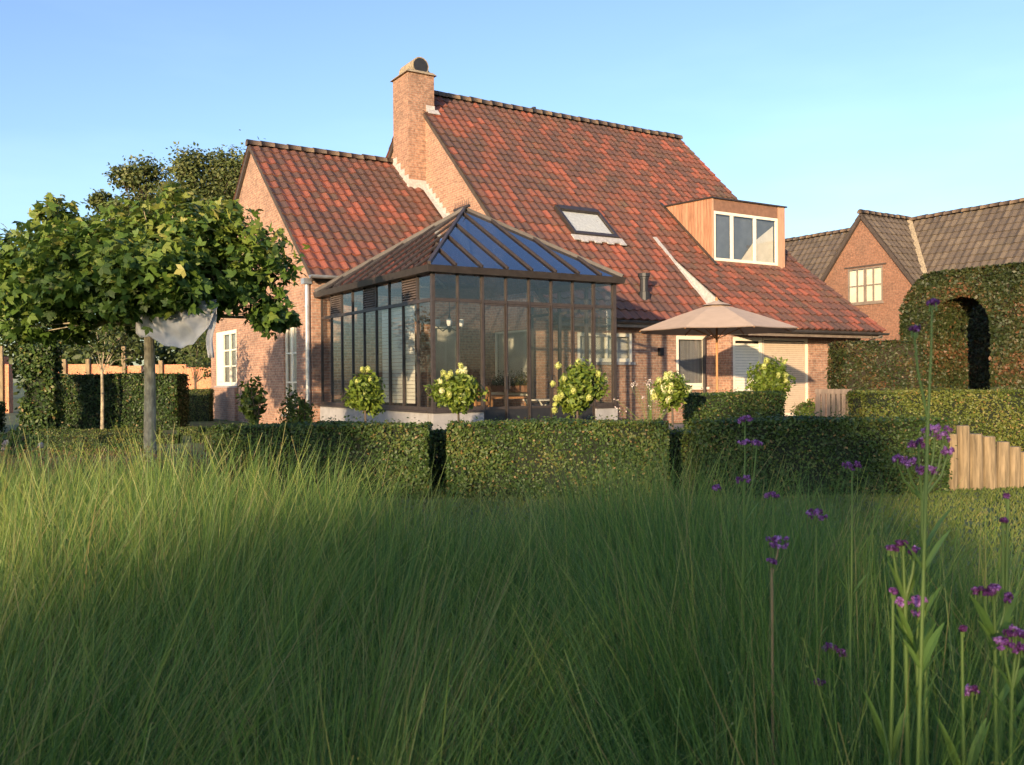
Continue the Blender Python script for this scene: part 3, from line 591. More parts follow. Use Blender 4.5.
dp = MB(); dp.tube(((DX, DY, ze0 - 0.02), (DX, DY, 0.0)), 0.055, 10); dp.box(DX - 0.12, DX + 0.07, DY - 0.12, DY + 0.1, ze0 - 0.16, ze0 - 0.03)
for z in (0.9, 1.9, 2.9): dp.tube(((DX, DY, z), (DX, DY, z + 0.04)), 0.068, 10)
dp.build('downpipe', M['zinc'], house)
dp = MB(); dp.tube(((9.58, ME - 0.03, ZME - 0.06), (9.58, ME + 0.05, ZME - 0.2), (9.58, MF - 0.07, ZME - 0.38), (9.58, MF - 0.07, 0.0)), 0.045, 8); dp.build('downpipe', M['bronze'], house)
dp = MB(); dp.tube(((AR - 0.25, CE - 0.06, ZCE - 0.06), (AR - 0.25, CF - 0.08, ZCE - 0.3), (AR - 0.25, CF - 0.08, 0.0)), 0.04, 8); dp.build('downpipe', M['zinc'], house)
wl_ = MB(); wl_.box(8.02, 8.15, MF - 0.1, MF - 0.003, 1.75, 1.95); wl_.build('wall_lamp', M['black'], house)

# ------------------------------------------------------------------ the conservatory
cons = empty('conservatory', (HX, HY, 0), YAW, 'dark steel conservatory with a pointed blue glass roof in the corner of the brick house', 'conservatory')
LA, LB, ZE, ZM, ZS, PZ = 4.15, 5.72, 3.165, 2.633, 0.635, 4.93
PA, PB = LA / 2 + 0.2, LB / 2
pl = MB(); pl.box(-0.03, 1.02, -0.05, 0.14, 0, ZS - 0.06); pl.box(-0.05, 0.12, 0.14, LB, 0, ZS - 0.06); pl.box(3.63, LA + 0.03, -0.05, 0.14, 0, ZS - 0.06); pl.box(LA - 0.09, LA + 0.035, 0.14, MF - 0.02, 0, ZS - 0.06)
o_pl = pl.build('plinth', M['stone'], cons)
cpn = MB(); cpn.box(-0.06, 1.03, -0.08, 0.16, ZS - 0.057, ZS - 0.02); cpn.box(-0.08, 0.14, 0.16, LB, ZS - 0.057, ZS - 0.02); cpn.build('coping', M['bronze'], o_pl)
MB().box(3.62, LA + 0.05, -0.08, 0.16, ZS - 0.057, ZS - 0.02).build('coping', M['bronze'], o_pl)
FX = [LA * i / 8 for i in range(9)]; LX = [LB * i / 9 for i in range(10)]
for i, x in enumerate(FX):
    h = 0.04 if i in (0, 8) else (0.024 if i in (2, 7) else 0.014)
    p = MB(); z0 = ZS - 0.02 if i in (0, 1, 8) else 0.03
    p.box(x - h + (0.02 if i == 0 else 0), x + h, -0.02, 0.06, z0, ZE - 0.02); p.build('post', M['bronze'], cons)
for j, y in enumerate(LX):
    if j == 0: continue
    h = 0.014; p = MB(); p.box(-0.01, 0.05, y - h, y + h, ZS - 0.02, ZE - 0.02); p.build('post', M['bronze'], cons)
for y in (0.0, 1.0): pass
for y in (0.9, 1.9, MF - 0.08): MB().box(LA - 0.06, LA + 0.02, y, y + 0.04, ZS - 0.02, ZE - 0.05).build('post', M['bronze'], cons)
rl = MB()
rl.box(0.03, LA - 0.05, -0.008, 0.05, ZM - 0.03, ZM + 0.03); rl.box(-0.008, 0.05, 0.06, LB, ZM - 0.03, ZM + 0.03); rl.box(LA - 0.05, LA + 0.01, 0.06, MF - 0.03, ZM - 0.03, ZM + 0.03)
rl.box(0.03, 1.0, -0.008, 0.05, ZS - 0.018, ZS + 0.05); rl.box(-0.008, 0.05, 0.06, LB, ZS - 0.018, ZS + 0.05); rl.box(3.65, LA - 0.05, -0.008, 0.05, ZS - 0.018, ZS + 0.05); rl.box(LA - 0.05, LA + 0.01, 0.06, MF - 0.03, ZS - 0.018, ZS + 0.05)
rl.build('rail', M['bronze'], cons)
# glazing: the walls, and the doors between the plinths
gw = MB(); gw.box(0.04, 1.03, 0.016, 0.024, ZS + 0.05, ZM - 0.03); gw.box(3.64, LA - 0.05, 0.016, 0.024, ZS + 0.05, ZM - 0.03); gw.box(0.04, LA - 0.05, 0.016, 0.024, ZM + 0.03, ZE - 0.06)
gw.box(LA - 0.024, LA - 0.016, 0.06, MF - 0.04, ZS + 0.05, ZE - 0.06); gw.build('front_glazing', M['glass_c'], cons)
gw = MB(); gw.box(0.016, 0.024, 0.07, LB - 0.01, ZS + 0.05, ZM - 0.03)
LOUV = (1, 4, 7)
for j in range(9):
    if j not in LOUV: gw.box(0.016, 0.024, LX[j] + 0.02, LX[j + 1] - 0.02, ZM + 0.03, ZE - 0.06)
gw.build('side_glazing', M['glass_c'], cons)
for j in LOUV:
    lv = MB(); n = 9
    for k in range(n):
        z = ZM + 0.035 + (ZE - ZM - 0.1) * k / n; lv.hexa(((-0.012, LX[j] + 0.022, z), (0.03, LX[j] + 0.022, z + 0.03), (0.03, LX[j + 1] - 0.022, z + 0.03), (-0.012, LX[j + 1] - 0.022, z), (-0.012, LX[j] + 0.022, z + 0.012), (0.03, LX[j] + 0.022, z + 0.042), (0.03, LX[j + 1] - 0.022, z + 0.042), (-0.012, LX[j + 1] - 0.022, z + 0.012)))
    lv.box(0.034, 0.05, LX[j] + 0.022, LX[j + 1] - 0.022, ZM + 0.03, ZE - 0.06); lv.build('vent_louvre', M['louvre'], cons)
for (i, hinge) in ((2, 0), (3, 1), (4, 0), (5, 1), (6, 0)):
    x0, x1 = FX[i] + (0.035 if i == 2 else 0.022) + 0.004, FX[i + 1] - (0.035 if i == 6 else 0.022) - 0.004
    d = MB(); t_ = 0.008
    d.box(x0, x0 + t_, 0.0, 0.045, 0.04, ZM - 0.034); d.box(x1 - t_, x1, 0.0, 0.045, 0.04, ZM - 0.034); d.box(x0 + t_, x1 - t_, 0.0, 0.045, ZM - 0.07, ZM - 0.034); d.box(x0 + t_, x1 - t_, 0.0, 0.045, ZS - 0.02, ZS + 0.03)
    o = d.build('door', M['bronze'], cons)
    MB().box(x0 + t_, x1 - t_, 0.016, 0.024, ZS + 0.03, ZM - 0.07).build('pane', M['glass_c'], o)
    MB().box(x0 + t_, x1 - t_, 0.012, 0.03, 0.04, ZS - 0.02).build('kick_panel', M['black'], o)
    hx = x1 - 0.015 if hinge == 0 else x0 + 0.015
    MB().tube(((hx, -0.04, 1.0), (hx, -0.04, 1.25)), 0.009, 6).box(hx - 0.008, hx + 0.008, -0.04, 0.0, 1.0, 1.016).box(hx - 0.008, hx + 0.008, -0.04, 0.0, 1.234, 1.25).build('handle', M['black'], o)
# eaves gutter box
oh = 0.15
gt = MB()
gt.hexa(((-oh, -oh, ZE - 0.05), (LA + oh, -oh, ZE - 0.05), (LA + oh, 0.08, ZE - 0.05), (-oh, 0.08, ZE - 0.05), (-oh - 0.03, -oh - 0.03, ZE + 0.07), (LA + oh + 0.03, -oh - 0.03, ZE + 0.07), (LA + oh + 0.03, 0.08, ZE + 0.07), (-oh - 0.03, 0.08, ZE + 0.07)))
gt.hexa(((-oh, 0.082, ZE - 0.05), (0.08, 0.082, ZE - 0.05), (0.08, LB + 0.05, ZE - 0.05), (-oh, LB + 0.05, ZE - 0.05), (-oh - 0.03, 0.082, ZE + 0.07), (0.08, 0.082, ZE + 0.07), (0.08, LB + 0.05, ZE + 0.07), (-oh - 0.03, LB + 0.05, ZE + 0.07)))
gt.box(LA - 0.08, LA + oh, 0.082, MF - 0.45, ZE - 0.05, ZE + 0.07)
gt.build('gutter', M['bronze_d'], cons)
# pyramid roof
ex = -oh + 0.02; C0 = Vector((ex, ex, ZE + 0.08)); C1 = Vector((LA + oh - 0.02, ex, ZE + 0.08)); C3 = Vector((ex, LB + 0.05, ZE + 0.08)); C2 = Vector((LA - 0.2, LB + 0.05, ZE + 0.08)); AP = Vector((PA, PB, PZ))
rg = MB()
for tri in ((C0, C1, AP), (C3, C0, AP), (C1, Vector((LA + oh - 0.02, LB + 0.05, ZE + 0.08)), AP), (Vector((LA + oh - 0.02, LB + 0.05, ZE + 0.08)), C3, AP)):
    nn = (tri[1] - tri[0]).cross(tri[2] - tri[0]).normalized(); nn = nn if nn.z > 0 else -nn; rg.prism([x - nn * 0.01 for x in tri], nn * 0.008)
rg.build('roof_glazing', M['glass_r'], cons)
rb = MB()
for c in (C0, C1, C3, Vector((LA + oh - 0.02, LB + 0.05, ZE + 0.08))): rb.bar(c + Vector((0, 0, 0.02)), AP + Vector((0, 0, 0.02)), 0.06, 0.07)
rb.build('hip_bar', M['bronze'], cons)
rb = MB()
def on_tri(x, y, A_, B_, C_):
    n = (B_ - A_).cross(C_ - A_); return A_.z - (n.x * (x - A_.x) + n.y * (y - A_.y)) / n.z
for i in range(1, 8):                                        # front slope
    x = C0.x + (C1.x - C0.x) * i / 8
    yt = C0.y + (PB - C0.y) * ((x - C0.x) / (PA - C0.x) if x < PA else (C1.x - x) / (C1.x - PA))
    rb.bar((x, C0.y, C0.z + 0.02), (x, yt, on_tri(x, yt, C0, C1, AP) + 0.02), 0.035, 0.05)
for i in range(1, 10):                                       # side slope
    y = C0.y + (C3.y - C0.y) * i / 10
    xt = C0.x + (PA - C0.x) * ((y - C0.y) / (PB - C0.y) if y < PB else (C3.y - y) / (C3.y - PB))
    rb.bar((C0.x, y, C0.z + 0.01), (xt, y, on_tri(xt, y, C3, C0, AP) + 0.01), 0.03, 0.03)
rb.build('rafter', M['bronze'], cons)
cr = MB()
cr.bar((PA, PB - 0.2, PZ + 0.05), (PA, PB + 0.5, PZ + 0.05), 0.05, 0.05)
for i in range(8): cr.hexa(((PA - 0.008, PB - 0.18 + i * 0.09, PZ + 0.07), (PA + 0.008, PB - 0.18 + i * 0.09, PZ + 0.07), (PA + 0.008, PB - 0.165 + i * 0.09, PZ + 0.07), (PA - 0.008, PB - 0.165 + i * 0.09, PZ + 0.07), (PA - 0.003, PB - 0.175 + i * 0.09, PZ + 0.21), (PA + 0.003, PB - 0.175 + i * 0.09, PZ + 0.21), (PA + 0.003, PB - 0.17 + i * 0.09, PZ + 0.21), (PA - 0.003, PB - 0.17 + i * 0.09, PZ + 0.21)))
cr.build('ridge_crest', M['bronze_d'], cons)
MB().box(0.13, LA + 0.3, 0.15, BF - 0.03, 0.02, 0.05).build('floor', M['stone'], cons)
for k, (y0, y1) in enumerate(((0.9, 2.4),)):
    b = MB(); n = 26
    for i in range(n):
        z = ZS + 0.1 + (ZM - ZS - 0.12) * i / n; b.box(0.07, 0.075, y0, y1, z, z + (ZM - ZS - 0.12) / n * 0.9)
    b.build('side_blind', M['blind'], cons)

# furniture seen through the glass
def hpl(name, a, b, rz, label, cat, z=0.05): p = HW(a, b, z); return empty(name, p, YAW + rz, label, cat)
t = hpl('dining_table', 2.55, 2.3, 0.0, 'warm oak dining table inside the conservatory, behind the glass doors', 'table')
MB().box(-0.5, 0.5, -0.85, 0.85, 0.72, 0.76).build('tabletop', M['oak'], t)
for x in (-1, 1):
    for y in (-1, 1): MB().box(x * 0.44 - 0.035, x * 0.44 + 0.035, y * 0.78 - 0.035, y * 0.78 + 0.035, 0, 0.72).build('leg', M['oak'], t)
t = hpl('dining_chair', 1.62, 0.75, 0.25, 'oak framed chair inside the conservatory with a pale cushion', 'chair')
MB().box(-0.22, 0.22, -0.22, 0.22, 0.42, 0.46).build('seat', M['oak'], t)
MB().box(-0.2, 0.2, -0.2, 0.2, 0.461, 0.52).build('cushion', M['curtain'], t, bevel=0.02)
for x in (-1, 1):
    MB().box(x * 0.2 - 0.02, x * 0.2 + 0.02, -0.22, -0.18, 0, 0.42).build('leg', M['oak'], t); MB().box(x * 0.2 - 0.02, x * 0.2 + 0.02, 0.18, 0.22, 0, 0.98).build('leg', M['oak'], t)
bk = MB()
for z in (0.62, 0.78, 0.92): bk.box(-0.18, 0.18, 0.19, 0.21, z, z + 0.07)
bk.build('backrest', M['oak'], t)
t = hpl('folding_table', 2.75, 0.5, 0.1, 'small pale folding table with crossed legs inside the glass doors', 'table')
tp = MB()
for i in range(6): tp.box(-0.34 + i * 0.115, -0.24 + i * 0.115, -0.28, 0.28, 0.7, 0.72)
tp.build('tabletop', M['white'], t)
for y in (-0.22, 0.22):
    MB().bar((-0.3, y, 0.0), (0.3, y, 0.7), 0.03, 0.02).build('leg', M['white'], t); MB().bar((0.3, y + 0.03, 0.0), (-0.3, y + 0.03, 0.7), 0.03, 0.02).build('leg', M['white'], t)
t = hpl('sideboard', 0.45, 4.1, 0.0, 'low black sideboard inside the conservatory along its side wall', 'sideboard')
MB().box(-0.2, 0.2, -0.8, 0.8, 0.08, 0.85).build('cabinet', M['black'], t, bevel=0.01)
for y in (-0.4, 0.4): MB().box(-0.215, -0.2, y - 0.36, y + 0.36, 0.14, 0.8).build('door', M['darkroom'], t)
for y in (-0.7, 0.7): MB().box(-0.18, 0.18, y - 0.03, y + 0.03, 0, 0.079).build('leg', M['black'], t)
t = hpl('chandelier', 1.35, 1.9, 0.0, 'pale glass chandelier hanging under the conservatory roof', 'chandelier', 2.15)
MB().tube(((0, 0, 0.35), (0, 0, 2.0)), 0.008, 6).build('chain', M['black'], t); MB().tube(((0, 0, 0.0), (0, 0, 0.1), (0, 0, 0.3), (0, 0, 0.4)), (0.02, 0.05, 0.03, 0.01), 8).build('body', M['bronze'], t)
for k in range(6):
    a = k * pi / 3; c, s = cos(a), sin(a)
    o = MB().tube(((c * 0.04, s * 0.04, 0.1), (c * 0.16, s * 0.16, 0.03), (c * 0.28, s * 0.28, 0.12)), 0.008, 6).build('arm', M['bronze'], t)
    MB().tube(((c * 0.28, s * 0.28, 0.12), (c * 0.28, s * 0.28, 0.16), (c * 0.28, s * 0.28, 0.26)), (0.03, 0.045, 0.055), 8).build('shade', M['curtain'], o)
pb = hpl('window_box', 4.46, 4.5, 0.0, 'planted window box on the sill inside the conservatory', 'planter', 0.86)
MB().box(-0.14, 0.12, -0.8, 0.8, 0, 0.16).build('trough', M['cedar_d'], pb)
s_ = Soup(); n = 900; p = np.stack([RNG.normal(-0.02, 0.09, n), RNG.uniform(-0.78, 0.78, n), 0.16 + np.abs(RNG.normal(0, 0.13, n))], 1); s_.add(leaf_quads(p, RNG.normal(size=(n, 3)), 0.06), RNG.random(n)); s_.build('foliage', M['beech'], pb)

# ------------------------------------------------------------------ the neighbouring house
nb = empty('neighbour_house', (HX, HY, 0), YAW, 'brown brick house with grey tiled roof and bright white gable window, at the far right', 'house')
GA, GB, GZ, NS = 23.58, 8.58, 7.62, 1.27
NRA, NRZ = 26.6, 7.55                                        # main ridge along b
GE = 3.3; gw_ = (GZ - GE) / NS
n_ = MB()
wall(n_, left(GA), [(GB - gw_, 0), (GB + gw_, 0), (GB + gw_, GE), (GB, GZ), (GB - gw_, GE)], [(7.66, 9.27, 4.08, 5.5)])
wall(n_, front(GB - gw_), [(GA, 0), (NRA, 0), (NRA, GE), (GA, GE)]); wall(n_, back(GB + gw_), [(GA, 0), (NRA, 0), (NRA, GE), (GA, GE)])
wall(n_, left(GA + 0.35), [(-8, 0), (17, 0), (17, GE), (-8, GE)]); wall(n_, right(2 * NRA - GA), [(-8, 0), (17, 0), (17, GE), (-8, GE)])
for mp in (front(-8), back(17)): wall(n_, mp, [(GA + 0.35, 0), (2 * NRA - GA, 0), (2 * NRA - GA, GE), (NRA, NRZ), (GA + 0.35, GE)])
n_.build('wall', M['brick_n'], nb)
o = window(nb, left(GA), 7.66, 9.27, 4.08, 5.5, cols=4, rows=2, fr=M['pole'], back_m=M['white'], depth=0.04, sill=M['pole'], fw=0.06, bar=0.028)
MB().box(GA - 0.004, GA + 0.012, 8.40, 8.53, 4.14, 5.44).build('mullion', M['pole'], o)
MB().box(GA - 0.03, GA - 0.003, 7.5, 9.42, 5.52, 5.58).build('lintel', M['under'], nb)
nr = MB(); k2 = math.sqrt(1 + NS * NS); up = 1 / k2
eb = gw_ + 0.25; ez = GZ - NS * eb + 0.05
tg = lambda i, j: random.random()
def gkeep(x, y): return True
tile_field(nr, (GA - 0.12, GB - eb, ez), (1, 0, 0), (0, up, NS * up), NRA - GA + 0.1, eb * k2, tw=0.3, tg=0.36, tint=tg)
tile_field(nr, (GA - 0.12, GB + eb, ez), (1, 0, 0), (0, -up, NS * up), NRA - GA + 0.1, eb * k2, tw=0.3, tg=0.36, tint=tg)
me_ = 3.3; mzz = NRZ - NS * me_ + 0.05
tile_field(nr, (NRA - me_, -8.2, mzz), (0, 1, 0), (up, 0, NS * up), 25.4, me_ * k2, tw=0.3, tg=0.36, tint=tg, keep=lambda x, y: not (abs(-8.2 + x - GB) < me_ - y / k2 + 0.05 + 0.0 and abs(-8.2 + x - GB) < (GZ - (mzz + y * NS * up)) / NS - 0.15))
o_nr = nr.build('roof', M['tile_n'], nb)
dk = MB(); roof_slab(dk, [(GA - 0.1, GB - eb, ez), (NRA, GB - eb, ez), (NRA, GB, GZ + 0.05), (GA - 0.1, GB, GZ + 0.05)]); roof_slab(dk, [(GA - 0.1, GB + eb, ez), (NRA, GB + eb, ez), (NRA, GB, GZ + 0.05), (GA - 0.1, GB, GZ + 0.05)])
roof_slab(dk, [(2 * NRA - (NRA - me_), -8.2, mzz), (2 * NRA - (NRA - me_), 17.2, mzz), (NRA, 17.2, NRZ), (NRA, -8.2, NRZ)]); dk.build('roof_deck', M['under'], o_nr)
rr = MB(); ridge_run(rr, (GA - 0.14, GB, GZ + 0.08), (NRA, GB, GZ + 0.08)); ridge_run(rr, (NRA, -8.2, NRZ + 0.1), (NRA, 17.2, NRZ + 0.1)); rr.build('ridge', M['ridge'], o_nr, smooth=True)
bb = MB(); bb.bar((GA - 0.07, GB - eb, ez - 0.07), (GA - 0.07, GB, GZ - 0.04), 0.1, 0.14); bb.bar((GA - 0.07, GB + eb, ez - 0.07), (GA - 0.07, GB, GZ - 0.04), 0.1, 0.14); bb.build('barge_board', M['under'], nb)
vf = MB()
q0, q1 = (Vector((NRA - t0, GB - t0, GZ - NS * t0 + 0.15)) for t0 in (0.12, 3.2)); sdv = Vector((0.07, -0.07, 0.0))
vf.prism([q0 - sdv, q0 + sdv, q1 + sdv, q1 - sdv], (0, 0, 0.02))
vf.build('valley_flashing', M['mortar'], nb)

# ------------------------------------------------------------------ hedges
def hedge(name, label, cat, corner, rz, L, D, H, leaf=0.035, dens=2600, m=M['box'], core=M['core'], z0=0.0, rough=0.03, group=None, tint_shift=0.0, topfuzz=0.02):
    s = Soup(); i = leaf * 0.9
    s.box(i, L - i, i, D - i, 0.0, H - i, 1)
    tones = RNG.random(400)
    def face(n, gen, nr):
        p = gen(RNG.random((n, 2)))
        wob = np.sin(p[:, 0] * 3.1 + 1.3) * np.sin(p[:, 2] * 4.7 + p[:, 1] * 2.3) * rough * 0.6 + np.sin(p[:, 0] * 9.1 + 0.7) * np.sin(p[:, 2] * 11.3 + p[:, 1] * 8.0) * rough * 0.35
        dep = -np.abs(RNG.normal(0, rough, n)) + wob + np.where(RNG.random(n) < 0.05, RNG.random(n) ** 2 * rough * 2.6, 0)
        nr = np.array(nr, float); p = p + nr * dep[:, None]
        nm = nr * 0.9 + RNG.normal(0, 0.55, (n, 3)) + np.array([0, 0, 0.35])
        clump = 0.5 + 0.22 * np.sin(p[:, 0] * 5.1 + p[:, 2] * 7.3) * np.sin(p[:, 0] * 2.2 - p[:, 2] * 3.1 + p[:, 1] * 3)
        tn = np.clip(clump + RNG.normal(0, 0.2, n) + tint_shift, 0, 0.9); tn = np.where(RNG.random(n) < 0.035, 1.0, tn)
        s.add(leaf_quads(p, nm, leaf * RNG.uniform(0.7, 1.35, n), 0.62), tn, 0)
    N = lambda a: max(20, int(a * dens))
    face(N(L * H), lambda r: np.stack([r[:, 0] * L, np.zeros(len(r)), r[:, 1] * H], 1), (0, -1, 0)); face(N(L * H * 0.5), lambda r: np.stack([r[:, 0] * L, np.full(len(r), D), r[:, 1] * H], 1), (0, 1, 0))
    face(N(D * H), lambda r: np.stack([np.zeros(len(r)), r[:, 0] * D, r[:, 1] * H], 1), (-1, 0, 0)); face(N(D * H), lambda r: np.stack([np.full(len(r), L), r[:, 0] * D, r[:, 1] * H], 1), (1, 0, 0))
    face(N(L * D), lambda r: np.stack([r[:, 0] * L, r[:, 1] * D, np.full(len(r), H)], 1), (0, 0, 1))
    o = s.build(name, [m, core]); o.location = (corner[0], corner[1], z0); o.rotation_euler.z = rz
    return tag(o, label, cat, group)
hedge('clipped_hedge', 'clipped dark green hedge standing left, below the standard shrub and the conservatory side wall', 'hedge', (-2.993, 8.996), 0.0, 2.150, 0.55, 0.745, 0.032, 7000, group='clipped hedges along the lawn')
hedge('clipped_hedge', 'sunlit clipped hedge in the middle, straight in front of the conservatory doors', 'hedge', (-0.653, 8.996), 0.0, 2.216, 0.55, 0.755, 0.032, 7000, group='clipped hedges along the lawn', tint_shift=0.06)  # leaf tint raised so this stretch looks sunlit
hedge('clipped_hedge', 'clipped hedge on the right with leaves darkened for shade, beside the row of wooden posts', 'hedge', (1.885, 8.996), 0.0, 2.481, 0.55, 0.762, 0.032, 7000, group='clipped hedges along the lawn', tint_shift=-0.08)  # leaf tint lowered to stand for the shade on this hedge
hedge('clipped_hedge', 'short low hedge piece set back in the gap right of the middle hedge', 'hedge', (1.572, 9.612), 0.0, 0.710, 0.4, 0.620, 0.034, 4000, group='clipped hedges along the lawn')
hedge('clipped_hedge', 'low dark hedge piece set back in the narrow gap between the left and middle hedges', 'hedge', (-1.042, 9.754), 0.0, 0.663, 0.4, 0.640, 0.034, 4000, group='clipped hedges along the lawn', tint_shift=-0.1)
hedge('clipped_hedge', 'small hedge block right of the white flowering standard, before the shutters', 'hedge', (2.42, 12.0), 0.08, 1.25, 0.6, 0.98, 0.034, 5500, group='clipped hedges along the terrace')
hedge('clipped_hedge', 'long yellow-green hedge behind the wooden posts, under the leafy arch', 'hedge', (4.67, 12.0), 0.0, 5.2, 0.6, 0.99, 0.034, 5500, m=M['privet'], group='clipped hedges along the terrace')
hedge('beech_hedge', 'square brown-green beech hedge block left of the arch, by the house corner', 'hedge', (7.0, 19.0), 0.0, 1.75, 1.0, 1.93, 0.06, 1500, m=M['beech'], core=M['core_b'], rough=0.04)
# left of the picture: dark hedges and the low parterre
hedge('yew_hedge', 'long dark hedge behind the plane tree trunk, in front of the clay block walls', 'hedge', (-11.6, 22.0), 0.0, 3.4, 0.9, 1.38, 0.06, 1400, tint_shift=-0.22)
hedge('yew_hedge', 'tall narrow hedge pillar left of the long dark hedge', 'hedge', (-11.1, 20.3), 0.0, 0.75, 0.5, 2.05, 0.09, 1300, rough=0.13, tint_shift=-0.08)
hedge('yew_hedge', 'dark hedge at the left edge, below the clay pillars', 'hedge', (-15.5, 21.0), 0.0, 3.2, 0.9, 0.72, 0.06, 1400, tint_shift=-0.2)
par = [(-8.9, 14.6, -0.05, 2.9, 0.34, 'low box hedge passing just left of the plane tree trunk'),
       (-5.2, 15.2, -0.03, 2.2, 0.32, 'low box hedge between the trunk and the wing wall'),
       (-9.6, 17.0, 0.04, 3.2, 0.36, 'low box hedge behind the left of the trunk, before the dark hedge'), (-6.2, 17.4, 0.02, 2.0, 0.34, 'low box hedge leading to the corner of the wing'),
       (-10.2, 19.2, 0.0, 2.6, 0.36, 'hindmost low box hedge on the left'), (-7.3, 19.6, 0.05, 1.9, 0.36, 'hindmost low box hedge beside the wing window'), (-9.95, 26.5, 0.0, 1.05, 0.95, 'dark rounded hedge far back between the long dark hedge and the wing window')]
for x, y, rz, L, H, lb in par: hedge('box_hedge', lb, 'hedge', (x, y), rz, L, 0.42, H * 0.5 if H < 0.5 else H, 0.035, 2600, group='low box hedges of the parterre', tint_shift=0.25)
# beech arch: an extruded outline with a round headed passage
def arch_hedge():
    s = Soup(); X0, X1, Y0, D, H = 0.0, 7.0, 0.0, 1.4, 3.52; ox0, ox1, oh_ = 0.81, 2.14, 2.92
    def inside(x, z, g=0.0):
        top = H if x > X0 + 0.8 else H - 0.75 * (1 - ((x - X0) / 0.8)) ** 2
        if x < X0 + g or z > top - g or x > X1 - g: return False
        if ox0 - g < x < ox1 + g:
            zz = oh_ - 0.66 + 0.66 * math.sqrt(max(0, 1 - ((x - (ox0 + ox1) / 2) / ((ox1 - ox0) / 2 + g)) ** 2))
            if z < zz + g: return False
        return True
    st = 0.1
    for i in range(int((X1 - X0) / st)):
        for j in range(int(H / st)):
            x, z = X0 + i * st, j * st
            if inside(x + st / 2, z + st / 2, 0.07): s.box(x, x + st, Y0 + 0.07, Y0 + D - 0.07, z, z + st, 1)
    P, Nn = [], []
    def put(p, nr): P.append(p); Nn.append(nr)
    for k in range(36000):
        x, z = random.uniform(X0, min(X1, X0 + 4.2) if k % 5 else X1), random.uniform(0, H)
        if not inside(x, z): continue
        dd = abs(random.gauss(0, 0.05)); put((x, Y0 + dd, z), (0, -1, 0)) if k % 4 else put((x, Y0 + D - dd, z), (0, 1, 0))
    for k in range(15000):                                    # edges: scan outline of the mass
        x, y = random.uniform(X0, X1), Y0 + random.uniform(0, D)
        top = H if x > X0 + 0.8 else H - 0.75 * (1 - ((x - X0) / 0.8)) ** 2
        put((x, y, top - abs(random.gauss(0, 0.045))), (-0.4 if x < X0 + 0.9 else 0, 0, 1))
        z = random.uniform(0, H - 0.9); put((X0 + abs(random.gauss(0, 0.045)), y, z), (-1, 0, 0))
        t = random.random()
        if t < 0.35: put((ox0 - abs(random.gauss(0, 0.04)), y, random.uniform(0, oh_ - 0.6)), (1, 0, 0))
        elif t < 0.7: put((ox1 + abs(random.gauss(0, 0.04)), y, random.uniform(0, oh_ - 0.6)), (-1, 0, 0))
        else:
            a = random.uniform(0, pi); put(((ox0 + ox1) / 2 + 0.66 * cos(a), y, oh_ - 0.66 + 0.66 * sin(a) + abs(random.gauss(0, 0.04))), (-cos(a), 0, -sin(a)))
    P, Nn = np.array(P), np.array(Nn, float); n = len(P)
    cl = 0.5 + 0.3 * np.sin(P[:, 0] * 2.1 + P[:, 2] * 1.7) * np.sin(P[:, 2] * 3.3 - P[:, 0] * 1.1)
    s.add(leaf_quads(P, Nn + RNG.normal(0, 0.55, (n, 3)) + np.array([0, 0, 0.3]), 0.075 * RNG.uniform(0.7, 1.4, n), 0.65), np.clip(cl + RNG.normal(0, 0.22, n), 0, 1), 0)
    o = s.build('hedge_arch', [M['beech'], M['core_b']]); o.location = (9.04, 21.0, 0); o.rotation_euler.z = YAW - pi / 2; return tag(o, 'tall brown-green beech hedge with a round arched passage at the right', 'hedge')
arch_hedge()
hedge('beech_hedge', 'hedge added behind the arched passage to make it look unlit', 'hedge', (10.9, 24.2), YAW - pi / 2, 4.4, 0.8, 3.3, 0.08, 700, m=M['beech'], core=M['core_b'], tint_shift=-0.25)  # added so the passage reads dark instead of showing the lit wall

# ------------------------------------------------------------------ palisade of wooden posts
logs = [(4.69, 0.115, 0.555, 'narrow wooden post first on the left of the row, half behind the hedge end'), (4.825, 0.13, 0.57, 'second wooden post from the left, just left of the tallest one'), (4.965, 0.15, 0.655, 'tallest and palest wooden post of the row, with a knot'),
        (5.125, 0.165, 0.565, 'wide wooden post just right of the tallest one'), (5.295, 0.165, 0.535, 'wide wooden post third right of the verbena cluster'), (5.455, 0.15, 0.475, 'wooden post on the right slope of the row, second from the frame edge'), (5.60, 0.15, 0.42, 'low wooden post at the right picture edge'), (5.75, 0.15, 0.36, 'lowest wooden post past the right picture edge')]
for k, (x, d, h, lb) in enumerate(logs):
    h += 0.035; d *= 0.86
    p = MB(); r = d / 2; n = 14; ang = random.uniform(-0.03, 0.03)
    ring = lambda z, rr: [(rr * cos(2 * pi * i / n) + ang * z, rr * sin(2 * pi * i / n), z) for i in range(n)]
    vs = ring(0, r) + ring(h * 0.5, r * 0.99) + ring(h - 0.012, r * 0.98) + ring(h, r * 0.9)
    fs = [(a * n + i, a * n + (i + 1) % n, (a + 1) * n + (i + 1) % n, (a + 1) * n + i) for a in range(3) for i in range(n)] + [tuple(range(3 * n, 4 * n))]
    o = p.mesh(vs, fs, random.random()).build('palisade_post', M['log'], smooth=False); o.location = (x * 0.945, 9.32 + 0.033 * k, -0.02); o.rotation_euler.z = random.uniform(0, 6)
    tag(o, lb, 'post', 'wooden palisade posts')

